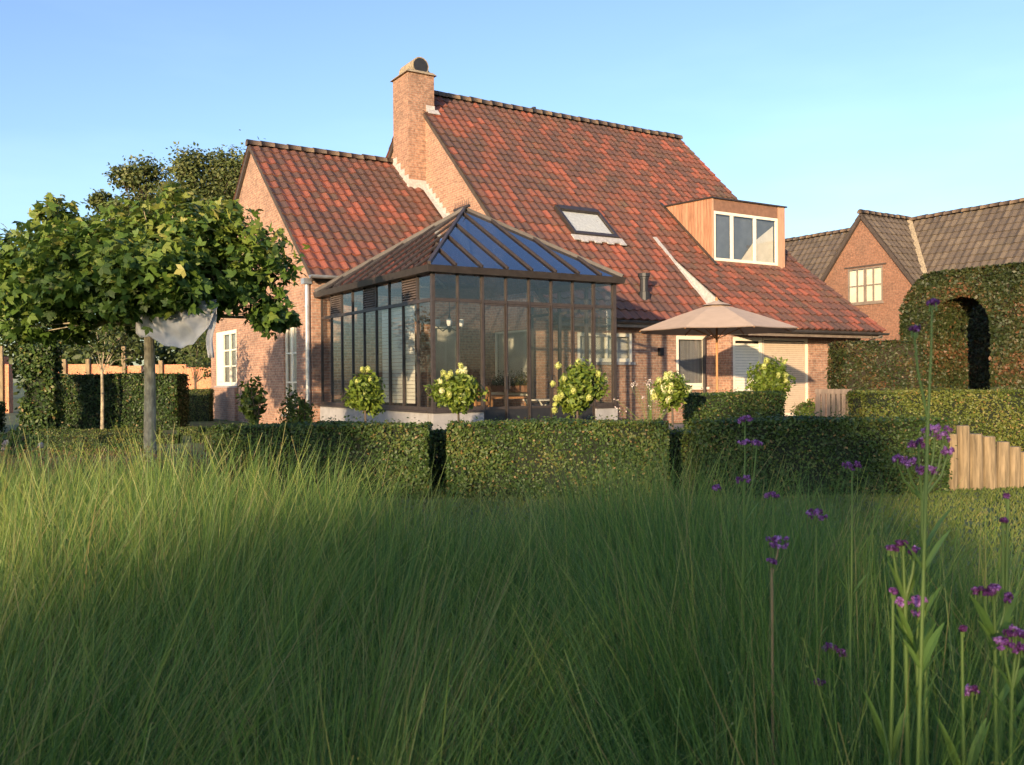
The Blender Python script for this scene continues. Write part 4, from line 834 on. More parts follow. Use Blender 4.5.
# ------------------------------------------------------------------ parasol and garden chair
pr = HW(6.40, -0.63, 0.024); par_o = empty('parasol', pr, 0.2, 'open taupe parasol standing on the terrace in front of the shutters', 'parasol')
cv = MB(); NR, RAD, ZT, ZB = 8, 1.72, 2.74, 2.15; rings = [(t, ZT - (ZT - ZB) * t + 0.02 * sin(pi * t)) for t in (0.0, 0.25, 0.5, 0.75, 1.0)]
S = 4
for lay in (0.0, -0.012):
    prev = None
    for t, z in rings:
        ring = []
        for k in range(NR):
            a0, a1 = 2 * pi * k / NR, 2 * pi * (k + 1) / NR; p0, p1 = Vector((cos(a0), sin(a0), 0)) * RAD * t, Vector((cos(a1), sin(a1), 0)) * RAD * t
            for q in range(S):
                f = q / S; v = p0.lerp(p1, f); sag = 0.012 * t * sin(pi * f); ring.append(v + Vector((0, 0, z - sag + lay)))
        if prev:
            n = len(ring); cv.mesh(prev + ring, [(i, (i + 1) % n, n + (i + 1) % n, n + i) for i in range(n)])
        prev = ring
o_cv = cv.build('canopy', M['canvas'], par_o)
cap = MB(); ring = [Vector((cos(2 * pi * k / NR), sin(2 * pi * k / NR), 0)) * 0.33 + Vector((0, 0, ZT - 0.06)) for k in range(NR)]
cap.mesh([Vector((0, 0, ZT + 0.05))] + ring, [(0, 1 + k, 1 + (k + 1) % NR) for k in range(NR)]); cap.build('top_cap', M['canvas'], par_o)
MB().tube(((0, 0, 0.0), (0, 0, ZT + 0.03)), 0.024, 10).build('pole', M['oak'], par_o)
MB().tube(((0, 0, ZT + 0.03), (0, 0, ZT + 0.08), (0, 0, ZT + 0.12)), (0.02, 0.035, 0.01), 8).build('finial', M['oak'], par_o)
MB().tube(((0, 0, 0), (0, 0, 0.06), (0, 0, 0.09)), (0.28, 0.27, 0.06), 16).build('base', M['stone'], par_o)
for k in range(NR):
    a = 2 * pi * k / NR; v = Vector((cos(a), sin(a), 0))
    rb_ = MB(); pts = [v * RAD * t + Vector((0, 0, z - 0.025)) for t, z in rings]
    for p, q in zip(pts, pts[1:]): rb_.bar(p, q, 0.016, 0.016)
    o = rb_.build('rib', M['oak'], par_o); MB().bar(Vector((0, 0, 1.98)) + v * 0.03, v * RAD * 0.55 + Vector((0, 0, 2.38)), 0.014, 0.014).build('strut', M['oak'], o)
c0 = at(837, 405, 13.0); ch_o = empty('garden_chair', (c0.x, c0.y, 0.0), pi - 0.55, 'weathered teak garden armchair on the terrace, at the end of the yellow-green hedge', 'chair')
MB().box(-0.25, 0.25, -0.24, 0.24, 0.40, 0.44).build('seat', M['teak'], ch_o)
bk = MB()
for i in range(7): bk.box(-0.235 + i * 0.069, -0.18 + i * 0.069, 0.215, 0.24, 0.46, 0.94)
bk.box(-0.25, 0.25, 0.21, 0.245, 0.941, 1.01); bk.build('backrest', M['teak'], ch_o)
for x in (-1, 1):
    MB().box(x * 0.235 - 0.022, x * 0.235 + 0.022, -0.24, -0.195, 0, 0.66).build('leg', M['teak'], ch_o); MB().box(x * 0.235 - 0.022, x * 0.235 + 0.022, 0.195, 0.209, 0, 0.9).build('leg', M['teak'], ch_o)
    MB().box(x * 0.245 - 0.03, x * 0.245 + 0.03, -0.26, 0.2, 0.662, 0.69).build('armrest', M['teak'], ch_o)

# ------------------------------------------------------------------ shrubs
def crown_pts(n, c, r, shell=0.5, lump=0.25, k=7):
    d = unit(RNG.normal(size=(n, 3))); ld_ = unit(RNG.normal(size=(k, 3)))
    l = (np.maximum(0, d @ ld_.T) ** 6).max(1) * lump + (1 - lump)
    rad = (shell + (1 - shell) * RNG.random(n) ** 0.5) * l
    return np.array(c) + d * rad[:, None] * np.array(r), d
def shrub(name, label, cat, base, H, c, r, leaf, n, m, flowers=0, fm=None, stems=1, group=None, fsize=0.1, fwhite=0.5):
    rt = empty(name, (base[0], base[1], 0), random.uniform(0, 6) * 0, label, cat, group)
    st = MB()
    for i in range(stems):
        dx, dy = (random.uniform(-0.1, 0.1), random.uniform(-0.1, 0.1)) if stems > 1 else (0.0, 0.0)
        st.tube(((dx, dy, 0), (dx * 1.5 + 0.01, dy * 1.5, c[2] * 0.5), (dx * 2.2, dy * 2.2, c[2])), (0.02, 0.017, 0.01), 7)
        for q in range(5):
            a = random.uniform(0, 6.28); st.tube(((dx * 1.9, dy * 1.9, c[2] - r[2] * 0.6), (c[0] + cos(a) * r[0] * 0.6, sin(a) * r[1] * 0.6, c[2] + random.uniform(-0.2, 0.6) * r[2])), (0.009, 0.004), 5)
    st.build('stem', M['bark2'], rt)
    p, d = crown_pts(n, c, r, 0.35, 0.5, 11); p = p + RNG.normal(0, 0.02, p.shape); s = Soup()
    s.add(leaf_quads(p, d * 0.6 + RNG.normal(0, 0.6, (n, 3)) + np.array([0, 0, 0.45]), leaf * RNG.uniform(0.6, 1.3, n), 0.5), np.clip(RNG.normal(0.45, 0.22, n), 0, 1)); s.build('foliage', m, rt)
    for f in range(flowers):
        fd = unit(RNG.normal(size=(1, 3)) + np.array([[0, -0.5, 0.6]]))[0]; fp = np.array(c) + fd * np.array(r) * random.uniform(0.66, 0.95); q = Soup(); k = 110; fs1 = fsize * random.uniform(0.75, 1.3)
        pp, dd = crown_pts(k, fp, (fs1 * 0.5, fs1 * 0.5, fs1 * 0.6), 0.6, 0.3); wt = 0.2 + 0.8 * (random.random() < fwhite) * random.random()
        q.add(leaf_quads(pp, dd + RNG.normal(0, 0.2, (k, 3)), 0.024, 0.9), np.clip(RNG.normal(wt, 0.15, k), 0, 1)); q.build('flower_head', fm, rt)
    return rt
shrub('standard_hydrangea', 'small round lime-green standard shrub before the conservatory side wall', 'shrub', at(365, 420, 12.5), 1.3, (0, 0, 0.98), (0.32, 0.30, 0.40), 0.075, 2000, M['hydleaf'], 7, M['hydflower'], group='standard hydrangeas', fwhite=0.1)
shrub('standard_hydrangea', 'lime standard hydrangea at the front corner of the conservatory', 'shrub', at(458, 420, 12.3), 1.3, (0, 0, 1.06), (0.42, 0.36, 0.36), 0.075, 2400, M['hydleaf'], 13, M['hydflower'], group='standard hydrangeas', fwhite=0.25)
shrub('standard_hydrangea', 'largest lime hydrangea, standing in front of the conservatory doors', 'shrub', at(577, 420, 11.6), 1.4, (0, 0, 1.06), (0.45, 0.38, 0.42), 0.075, 3000, M['hydleaf'], 16, M['hydflower'], group='standard hydrangeas', fwhite=0.35)
shrub('standard_hydrangea', 'hydrangea with the whitest flowers on a bare stem, left of the parasol pole', 'shrub', at(672, 420, 11.2), 1.3, (0, 0, 1.03), (0.30, 0.27, 0.26), 0.07, 1500, M['hydleaf'], 15, M['hydflower'], group='standard hydrangeas', fsize=0.11, fwhite=1.0)
shrub('standard_hydrangea', 'green hydrangea in front of the roller shutter, right of the parasol pole', 'shrub', at(770, 400, 14.0), 1.4, (0, 0, 1.14), (0.38, 0.34, 0.42), 0.08, 2000, M['hydleaf'], 9, M['hydflower'], group='standard hydrangeas', fwhite=0.2)
shrub('laurel_shrub', 'slim dark green shrub against the sunlit wing gable', 'shrub', at(253, 420, 16.4), 1.5, (0, 0, 0.80), (0.30, 0.28, 0.62), 0.12, 520, M['shrubleaf'], stems=2)
shrub('garden_shrub', 'bushy green shrub at the foot of the zinc downpipe', 'shrub', at(299, 420, 16.0), 1.3, (0, 0, 0.62), (0.40, 0.32, 0.50), 0.075, 1500, M['shrubleaf'], 5, M['paleflower'], stems=4, fsize=0.05)
shrub('garden_shrub', 'low bright green shrub beside the terrace, right of the roller shutter', 'shrub', HW(13.0, 1.25), 0.7, (0, 0, 0.35), (0.55, 0.4, 0.42), 0.09, 900, M['hydleaf'], stems=4)
shrub('garden_shrub', 'low green shrub beneath the roller shutter', 'shrub', HW(11.5, 1.3), 0.7, (0, 0, 0.32), (0.5, 0.4, 0.36), 0.09, 800, M['shrubleaf'], stems=4)
shrub('white_phlox', 'pale flowering plant at the left edge, above the tall grass', 'plant', at(12, 430, 10.5), 0.6, (0, 0, 0.48), (0.32, 0.3, 0.22), 0.08, 420, M['shrubleaf'], 9, M['paleflower'], stems=6, fsize=0.07)
# airy gaura between conservatory and window
g_ = empty('gaura_plant', HW(4.6, -0.6), 0, 'airy plant with tiny pinkish flowers between the conservatory plinth and the hydrangea with white flowers', 'plant')
st = MB(); fs_ = Soup()
for k in range(34):
    a, l = random.uniform(0, 6.28), random.uniform(0.05, 0.75); h = random.uniform(0.5, 1.15); tip = (cos(a) * l, sin(a) * l * 0.6, h)
    st.tube(((cos(a) * 0.05, sin(a) * 0.05, 0), (cos(a) * l * 0.5, sin(a) * l * 0.3, h * 0.6), tip), 0.003, 4)
    q = np.array(tip) + RNG.normal(0, 0.03, (6, 3)); fs_.add(leaf_quads(q, RNG.normal(size=(6, 3)), 0.035, 0.9), RNG.random(6))
st.build('stem', M['verb_stem'], g_); fs_.build('flower_head', M['paleflower'], g_)

# ------------------------------------------------------------------ trees
def tree(name, label, base, trunk_h, tr, lobes, nleaf, leaf, lm, bark, group=None, lobed=False, cl=26, limbs=None, spread=0.45, cat='tree', top_lit=0.3, tm=0.45):
    rt = empty(name, base, 0, label, cat, group); b = MB(); top = Vector((0.02, 0, trunk_h))
    b.tube([(0, 0, -0.02), (0.01, 0.01, 0.15), (0.03, -0.01, trunk_h * 0.5), top], [tr * 1.25, tr * 1.05, tr * 0.95, tr * 0.8], 12)
    P, D_ = [], []
    for c, r in lobes:
        c, r = np.array(c, float), np.array(r, float); vol = float(np.prod(r)) ** 0.6; nc = max(3, int(nleaf / cl * vol / sum(float(np.prod(np.array(x[1]))) ** 0.6 for x in lobes)))
        tips, d = crown_pts(nc, c, r, 0.45, 0.35, 9)
        for i, tp in enumerate(tips):
            if i % 4 == 0:
                mid = top * 0.45 + Vector(c) * 0.25 + Vector(tp) * 0.3; b.tube((top - Vector((0, 0, 0.1)), mid, Vector(tp)), (tr * 0.34, tr * 0.16, 0.006), 5, cap=False)
            q = tp + RNG.normal(0, 1, (cl, 3)) * spread * np.array([1, 1, 0.8]) * min(1.0, r.min() * 0.8)
            q[:, 2] = np.maximum(q[:, 2], c[2] - r[2] * 1.08)
            P.append(q); D_.append(np.repeat(d[i:i + 1], cl, 0))
    b.build('trunk', bark, rt)
    P, D_ = np.concatenate(P), np.concatenate(D_); n = len(P); sz = leaf * RNG.uniform(0.6, 1.25, n); nm = D_ * 0.5 + RNG.normal(0, 0.55, (n, 3)) + np.array([0, 0, 0.55])
    tn = np.clip(RNG.normal(tm, 0.2, n) + top_lit * (P[:, 2] - P[:, 2].mean()) / (np.ptp(P[:, 2]) + 0.01), 0, 1)  # sunlight put into the tint: leaves get lighter towards the crown top
    s = Soup()
    if lobed: s.add(lobed_quads(P, nm, sz), np.tile(tn, 3))
    else: s.add(leaf_quads(P, nm, sz, 0.6), tn)
    s.build('crown', lm, rt); return rt
random.seed(21)
PT = Vector((-5.45, 13.5, 0))
lobes = [((0.1, 0, 2.7), (2.25, 2.0, 0.72)), ((0.75, -0.3, 3.3), (1.0, 1.0, 0.60)), ((-0.1, -0.2, 3.2), (1.0, 1.0, 0.60)), ((1.6, -0.1, 2.9), (0.72, 0.9, 0.66)), ((1.85, 0, 2.2), (0.40, 0.7, 0.36)), ((0.2, -0.8, 2.38), (1.7, 0.8, 0.32)), ((-1.5, 0, 2.1), (0.9, 0.8, 0.4)), ((-0.9, -0.1, 3.1), (0.9, 0.9, 0.62)), ((-1.35, -0.1, 3.6), (0.40, 0.4, 0.45)), ((-1.7, 0, 2.8), (0.7, 0.9, 0.75)), ((0.5, -0.1, 3.85), (0.36, 0.35, 0.35)), ((1.1, 0.0, 3.65), (0.34, 0.35, 0.36)), ((0.0, -1.2, 2.7), (1.9, 0.7, 0.7))]
tree('plane_tree', 'roof-trained plane tree with flat leafy crown on a pale flaky trunk, holding a white cloth', PT, 2.15, 0.088, lobes, 12500, 0.135, M['planeleaf'], M['bark'], 'roof-trained plane trees', True, 18, spread=0.24, top_lit=0.6, tm=0.5)
lobes2 = [((-0.2, 0, 2.75), (1.5, 1.6, 0.85)), ((0.4, 0, 3.2), (0.7, 0.8, 0.5)), ((-0.5, 0, 3.2), (0.8, 0.8, 0.6))]
tree('plane_tree', 'second roof-trained plane tree cut by the left picture edge', Vector((-8.9, 14.2, 0)), 2.0, 0.085, lobes2, 6000, 0.135, M['planeleaf'], M['bark'], 'roof-trained plane trees', True, 18, spread=0.24, top_lit=0.6, tm=0.5)
lobes3 = [((x + 1.45, y, z), (a, b, c)) for (x, y, z), (a, b, c) in [((0, 0, 6.6), (3.0, 2.4, 1.7)), ((-2.4, 0, 7.6), (0.8, 0.8, 0.6)), ((-1.5, 0, 8.9), (0.75, 0.8, 0.85)), ((0.2, 0, 9.2), (0.8, 0.8, 0.8)), ((1.5, 0.3, 9.1), (0.9, 0.9, 0.9)), ((2.8, 0, 8.6), (1.1, 1.2, 1.4)), ((-3.3, 0, 6.8), (0.6, 0.7, 0.6)), ((0.9, 0, 7.9), (1.5, 1.4, 1.0)), ((-1.0, 0, 7.5), (1.2, 1.1, 0.9)), ((-3.2, 0, 8.0), (0.4, 0.5, 0.4)), ((-2.4, 0, 8.9), (0.4, 0.4, 0.5))]]
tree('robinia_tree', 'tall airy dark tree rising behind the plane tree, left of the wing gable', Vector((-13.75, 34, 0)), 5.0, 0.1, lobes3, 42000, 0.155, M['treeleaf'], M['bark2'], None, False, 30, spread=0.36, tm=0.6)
random.seed(5)
far = [(-31, 62, 5.0), (-27, 60, 6.2), (-23.5, 64, 5.4), (-20, 60, 6.4), (-17.5, 66, 5.4), (-35, 66, 6.2), (-40, 62, 5.4)]
far_lb = ['distant dark green tree left of the clay pillar behind the hedge', 'distant broad tree above the clay block walls', 'distant tree between the trunk and the hedge pillar, behind the block walls', 'distant tall tree right behind the plane tree trunk', 'distant dark tree beside the wing window', 'distant tree behind the left plane tree', 'distant tree at the far left edge']
for (x, y, h), lb in zip(far, far_lb):
    tree('distant_tree', lb, Vector((x, y, 0)), 1.6, 0.2, [((0, 0, h * 0.52), (2.6, 2.4, h * 0.42)), ((random.uniform(-1, 1), 0, h * 0.8), (1.4, 1.3, h * 0.22)), ((random.uniform(-2, 2), 0, h * 0.6), (1.5, 1.3, h * 0.25))], 1800, 0.5, M['treeleaf'], M['bark2'], 'distant trees', False, 20, spread=0.5)
tree('young_tree', 'thin young tree in the parterre left of the plane tree trunk, reddish walls behind it', Vector((-9.8, 21.5, 0)), 1.5, 0.04, [((0, 0, 2.5), (0.9, 0.8, 0.8)), ((0.4, 0, 2.0), (0.6, 0.6, 0.5))], 900, 0.12, M['treeleaf'], M['bark'], None, False, 18, spread=0.25)
tree('young_tree', 'small loose tree between the plane tree trunk and the wing window, before the block walls', Vector((-13.2, 37.5, 0)), 1.2, 0.06, [((0, 0, 2.4), (1.0, 0.8, 1.0)), ((0.6, 0, 1.7), (0.8, 0.6, 0.5))], 900, 0.12, M['treeleaf'], M['bark2'], None, False, 18, spread=0.3)
# a tall hedge line and garden trees behind the viewpoint, whose long evening shadows lie over the bed
for (s_, d_, rad, H, tw, lb) in ((-0.75, 20.5, 1.75, 6.4, 6, 'garden tree behind the viewpoint whose shadow covers the middle of the tall grass'), (1.0, 16.0, 0.0, 0, 0, ''), (-5.4, 21.0, 1.15, 5.6, 5, 'smaller garden tree behind the viewpoint shading the left hedge'), (-9.4, 24.0, 1.65, 8.2, 5, 'tall garden tree behind the viewpoint shading the parterre and the plane tree trunk')):
    if not rad: continue
    px_, py_ = 0.933 * s_ - 0.36 * d_, -0.36 * s_ - 0.933 * d_
    tree('garden_tree', lb, Vector((px_, py_, 0)), 1.4, 0.14, [((0, 0, H * 0.5), (rad, rad, H * 0.42)), ((0, 0, H * 0.75), (rad * 0.8, rad * 0.8, H * 0.25))], 3600, 0.26, M['treeleaf'], M['bark2'], 'garden trees behind the viewpoint', False, 24, spread=0.3)
hedge('boundary_hedge', 'boundary hedge behind the viewpoint, its shadow low across the bed', 'hedge', (-20, -22.0), 0.0, 34, 1.2, 3.95, 0.14, 260, m=M['beech'], core=M['core_b'], rough=0.1)

# cloth hanging under the plane crown
cl = MB(); U, V = 60, 16; pts = []
a0, a1 = at(133, 303, 12.65), at(216, 299, 12.65)
for j in range(V + 1):
    for i in range(U + 1):
        u, v = i / U, j / V; p = a0.lerp(a1, u); drop = float(np.interp(u, [0, 0.06, 0.12, 0.2, 0.3, 0.45, 0.6, 0.72, 0.82, 0.91, 1], [0.42, 0.47, 0.50, 0.46, 0.57, 0.645, 0.655, 0.61, 0.51, 0.36, 0.12])) + 0.012 * sin(u * 37)
        fold = 0.085 * abs(sin((u - 0.1) * (13 - 5 * v) + 0.4)) * (1 - 0.55 * v) + 0.07 * sin(v * 9 + 6 * abs(u - 0.55)) * (0.3 + 0.7 * v) * sin(pi * u) + (0.10 if u < 0.17 else 0.0)
        pts.append((p.x + 0.02 * sin(v * 5) * (0.5 - u), p.y - 0.03 * sin(pi * v) + fold, p.z - drop * v))
cl.mesh(pts, [(j * (U + 1) + i, j * (U + 1) + i + 1, (j + 1) * (U + 1) + i + 1, (j + 1) * (U + 1) + i) for j in range(V) for i in range(U)])
b0 = at(212, 308, 12.7)
tail = []
for j in range(9):
    for i in range(5): tail.append((b0.x - 0.07 + 0.035 * i * (1 - j * 0.06) + 0.02 * sin(j * 0.9), b0.y + 0.03 * cos(i * 2.3 + j * 0.3), b0.z + 0.02 - j * 0.09))
cl.mesh(tail, [(j * 5 + i, j * 5 + i + 1, (j + 1) * 5 + i + 1, (j + 1) * 5 + i) for j in range(8) for i in range(4)])
o = cl.build('draped_cloth', M['cloth'], smooth=True); sm = o.modifiers.new('thickness', 'SOLIDIFY'); sm.thickness = 0.004
tag(o, 'white cloth draped under the crown of the plane tree', 'cloth')

# ------------------------------------------------------------------ clay block walls under construction, far left
rn = empty('unfinished_building', (-26.5, 44, 0), 0, 'unfinished building of orange clay blocks behind the dark hedge at the left', 'building')
rw = MB(); x = 3.4
for (w_, h) in ((1.2, 1.7), (2.2, 2.05), (1.6, 1.95), (0.5, 1.6), (1.7, 2.0), (1.5, 1.85), (2.0, 2.1), (1.6, 1.6)):
    rw.box(x, x + w_ - 0.002, 0, 0.3, 0, h); x += w_
rw.box(3.4, 3.7, 0.301, 6, 0, 1.6); rw.box(x - 0.3, x, 0.301, 6, 0, 1.6); rw.box(3.7, x - 0.3, 5.7, 6, 0, 1.3)
rw.build('wall', M['block'], rn)
for px_, h in ((4.6, 2.3), (5.75, 2.3), (7.5, 2.9), (9.3, 2.2)): MB().box(px_, px_ + 0.18, -0.14, -0.004, 0, h).build('timber_prop', M['log'], rn)
MB().box(8.4, 9.0, -0.02, -0.003, 1.0, 1.8).build('dark_opening_sheet', M['darkroom'], rn)  # dark sheet on the wall face, coloured as the shade of an opening
pl_ = empty('clay_pillar', (-19.9, 35.0, 0), 0, 'orange clay block stub wall with wooden props at the left edge', 'wall')
MB().box(-0.6, 0.35, 0, 0.3, 0, 1.9).box(-0.25, 0.2, 0.001, 0.299, 1.9, 2.2).build('masonry', M['block'], pl_)
for xx in (-0.45, 0.05): MB().box(xx, xx + 0.12, -0.1, -0.004, 0, 2.6).build('timber_prop', M['log'], pl_)

# ------------------------------------------------------------------ tall grass
def bed_end(x):                                              # how far from the viewpoint the bed reaches
    return np.interp(x, [-6, -3.2, -2.0, -1.3, -0.7, -0.2, 0.25, 0.9, 1.3, 1.8, 2.4, 4], [6.3, 6.1, 5.7, 5.2, 4.5, 4.0, 4.7, 4.8, 4.0, 3.2, 2.6, 2.2])
def bed_h(x, y):
    h = np.interp(x, [-3, -1.2, -0.4, 0.1, 0.6, 1.0, 1.6, 2.4], [0.80, 0.79, 0.72, 0.68, 0.83, 0.78, 0.67, 0.57])
    return h
def grass():
    s = Soup(); rng = np.random.default_rng(3); K = 4; tot = 0
    cent = []
    y = 0.95
    while y < 6.4:
        x = -0.66 * y - 0.75
        while x < 0.66 * y + 0.75:
            cx_, cy_ = x + rng.normal(0, 0.07), y + rng.normal(0, 0.07)
            if cy_ < bed_end(cx_) and cy_ > 0.9: cent.append((cx_, cy_))
            x += 0.29
        y += 0.27
    for cx_, cy_ in cent:
        dist = math.hypot(cx_, cy_); nb_ = int(np.interp(dist, [1, 2, 4, 6.5], [470, 430, 350, 280]))
        H = bed_h(cx_, cy_) * rng.uniform(0.80, 1.14)
        ph = rng.uniform(0, 2 * pi, nb_); br_ = np.abs(rng.normal(0, 0.075, nb_)); px_ = cx_ + np.cos(ph) * br_; py_ = cy_ + np.sin(ph) * br_
        az = ph + rng.normal(0, 0.8, nb_); tilt = np.abs(rng.normal(0.0, 0.40, nb_)) + 0.02; tilt = np.minimum(tilt, 1.0)
        L = H * rng.uniform(0.62, 1.16, nb_) * (1 + 0.15 * tilt); droop = rng.uniform(0.02, 0.42, nb_) * (0.4 + tilt * 1.4)
        lean = 0.03 + rng.normal(0, 0.10)
        wd = np.interp(dist, [1, 3, 6], [0.0031, 0.0040, 0.0056]) * rng.uniform(0.45, 1.5, nb_)
        dx, dy = np.cos(az), np.sin(az); rot = rng.uniform(-1.2, 1.2, nb_); sx, sy = np.cos(rot), np.sin(rot) * 0.6
        ts = np.linspace(0, 1, K + 1); V = []
        for t in ts:
            hz = L * (t * np.sin(tilt) + droop * t * t * 0.9); z = L * (t * np.cos(tilt) - droop * t ** 2.4 * 0.75)
            c = np.stack([px_ + dx * hz + lean * L * t * t, py_ + dy * hz, np.maximum(z, 0.01)], 1); ww = wd * (1 - 0.92 * t ** 1.6)
            sv = np.stack([sx * ww, sy * ww, 0 * ww], 1) * 0.5; V.append((c - sv, c + sv))
        base_t = np.interp(cx_, [-3, -1.5, 0.2, 1.0, 2.5], [0.42, 0.37, 0.27, 0.28, 0.42])
        tn = np.clip(base_t + rng.normal(0, 0.16) + rng.normal(0, 0.22, nb_), 0, 0.85); tn = np.where(rng.random(nb_) < 0.07, rng.uniform(0.7, 0.92, nb_), tn); wd = np.where(rng.random(nb_) < 0.12, wd * 1.8, wd)
        for k in range(K): s.add(np.stack([V[k][0], V[k][1], V[k + 1][1], V[k + 1][0]], 1), np.clip(tn + 0.05 * k, 0, 1))  # tint climbs along the blade so the tops look sunlit
        # flowering culms, thin and taller
        nc = rng.poisson(4 if cy_ > 3.5 else 0.8)
        for _ in range(nc):
            a = rng.uniform(0, 2 * pi); tl = rng.uniform(0.05, 0.4); l = H * rng.uniform(1.0, 1.2); p0 = np.array([cx_ + rng.normal(0, 0.05), cy_ + rng.normal(0, 0.05), 0.0])
            pr_ = [p0 + np.array([math.cos(a) * l * (t * math.sin(tl) + 0.1 * t * t), math.sin(a) * l * (t * math.sin(tl) + 0.1 * t * t), l * (t * math.cos(tl) - 0.06 * t ** 3)]) for t in (0, 0.4, 0.75, 1.0)]
            wv = np.array([0.0009, 0, 0]) * (1 + dist * 0.12)
            for k in range(3): s.add([[pr_[k] - wv, pr_[k] + wv, pr_[k + 1] + wv * 0.7, pr_[k + 1] - wv * 0.7]], rng.uniform(0.7, 0.98))
            m_ = 9; q = pr_[3] + (pr_[2] - pr_[3]) * rng.random((m_, 1)) * 0.8 + rng.normal(0, 0.006, (m_, 3)); s.add(leaf_quads(q, rng.normal(size=(m_, 3)), 0.007, 0.35), rng.uniform(0.85, 1.0, m_))
    o = s.build('tall_grass', M['grass']); return tag(o, 'mass of tall fine ornamental grass filling the foreground', 'grass', None, 'stuff')
grass()
# lawn blades
def lawn():
    s = Soup(); rng = np.random.default_rng(8); n = 60000
    y = 2.4 + 7.6 * rng.random(n) ** 0.75; x = (rng.random(n) * 2 - 1) * (0.62 * y + 0.4)
    p = np.stack([x, y, np.zeros(n)], 1); h = rng.uniform(0.015, 0.035, n); w_ = 0.0035 + 0.0006 * y; a = rng.uniform(0, 6.28, n)
    sv = np.stack([np.ones(n) * w_, 0 * w_, 0 * w_], 1); tip = p + np.stack([np.cos(a) * h * 0.5, np.sin(a) * h * 0.5, h], 1)
    s.add(np.stack([p - sv, p + sv, tip + sv * 0.2, tip - sv * 0.2], 1), np.clip(rng.normal(0.5, 0.2, n) + 0.25 * np.sin(x * 1.7) * np.sin(y * 1.1), 0, 1))
    o = s.build('lawn_grass', M['turfblade']); return tag(o, 'short mown grass of the lawn between the bed and the hedges', 'grass', None, 'stuff')
lawn()
# russet plumes between grass and parterre
s = Soup(); rng = np.random.default_rng(9); n = 1900
cx_ = rng.uniform(-6.6, -2.7, n); cy_ = rng.uniform(7.6, 9.2, n); h = rng.uniform(0.25, 0.52, n); a = rng.uniform(0, 6.28, n); dxy = rng.uniform(0.02, 0.22, n)
p = np.stack([cx_, cy_, 0 * cx_], 1); tip = p + np.stack([np.cos(a) * dxy, np.sin(a) * dxy, h], 1); sv = np.stack([0.004 + 0 * cx_, 0 * cx_, 0 * cx_], 1)
s.add(np.stack([p - sv, p + sv, tip + sv * 0.4, tip - sv * 0.4], 1), rng.random(n) * 0.6)
q = np.repeat(tip, 5, 0) + rng.normal(0, 0.035, (n * 5, 3)); s.add(leaf_quads(q, rng.normal(size=(n * 5, 3)), 0.035, 0.35), rng.random(n * 5))
tag(s.build('russet_grass', M['pinkgrass']), 'band of reddish brown grass plumes behind the tall grass at the left', 'grass', None, 'stuff')

# ------------------------------------------------------------------ purple verbena
def flower_head(rt, c, r, hue):
    q = Soup(); sub = max(4, int(r / 0.0016)); k = 30; hues = [hue + random.uniform(-0.3, 0.35) for _ in range(sub)]
    for i in range(sub):
        a = random.uniform(0, 6.28); rr = r * math.sqrt(random.random()) * 0.75; cc = np.array((c[0] + cos(a) * rr, c[1] + sin(a) * rr * 0.8, c[2] + random.uniform(-0.3, 0.2) * r - rr * 0.35))
        pp, dd = crown_pts(k, cc, (0.0062, 0.0062, 0.0055), 0.5, 0.35); q.add(leaf_quads(pp, dd + RNG.normal(0, 0.4, (k, 3)), 0.0046, 0.9), np.clip(RNG.normal(hues[i], 0.25, k), 0, 1), 0)
        q.tube((cc - np.array((0, 0, 0.012)), cc), 0.0014, 4, 1, 0.3)
    q.build('flower_head', [M['verb_flower'], M['verb_stem']], rt)
def verbena(label, Y, root, heads, dry=False, leaves=(), thick=0.0032, hue=0.5, joint=None):
    """heads: [(px, py, radius)], root: pixel column where the stem leaves the ground"""
    b = at(root, 640, Y); rt = empty('verbena_plant', (b.x, b.y, 0), 0, label, 'flower', 'purple verbenas')
    st = MB(); hp = [at(px, py, Y + dy) - Vector((b.x, b.y, 0)) for px, py, r, dy in [(h + (0,))[:4] for h in heads]]
    main = hp[0]; j = at(joint[0], joint[1], Y) - Vector((b.x, b.y, 0)) if joint else main * 0.72
    low = Vector((j.x * 0.35 + random.uniform(-0.01, 0.01), j.y * 0.4, j.z * 0.5))
    st.tube((Vector((0, 0, 0)), low, j), (thick * 1.15, thick, thick * 0.85), 6)
    for p in hp:
        mid = j.lerp(p, 0.55) + Vector(((p.x - j.x) * 0.18, 0, -abs(p.x - j.x) * 0.15)); st.tube((j, mid, p - Vector((0, 0, 0.006))), (thick * 0.75, thick * 0.6, thick * 0.5), 6)
    st.build('stem', M['verb_dry'] if dry else M['verb_stem'], rt)
    for p, h in zip(hp, heads): flower_head(rt, p, h[2] * 1.25, hue + random.uniform(-0.15, 0.15))
    for (z, az, ln, upk) in leaves:
        z = 0.56 + 0.46 * z; f = min(1, z / j.z); base = Vector((0, 0, 0)).lerp(low, f * 2) if f < 0.5 else low.lerp(j, (f - 0.5) * 2)
        d = Vector((cos(az), sin(az) * 0.7, 0)); lf = MB(); sd = Vector((-sin(az), cos(az), 0.35)).normalized(); L = []
        for t in (0, 0.25, 0.5, 0.75, 1.0):
            w2 = 0.10 * ln * math.sin(pi * min(1, t * 0.85 + 0.12)) * (1 - t * 0.35) if t < 1 else 0.001; c = base + d * (ln * t * (1 - upk * 0.5)) + Vector((0, 0, ln * (upk * t - 0.25 * t * t))); L.append((c - sd * w2, c - Vector((0, 0, w2 * 0.35)), c + sd * w2))
        vs = [p for tr in L for p in tr]; lf.mesh(vs, [(i * 3 + k, i * 3 + k + 1, i * 3 + k + 4, i * 3 + k + 3) for i in range(4) for k in range(2)], random.random()); lf.build('leaf', M['verb_leaf'], rt)
    return rt
random.seed(31)
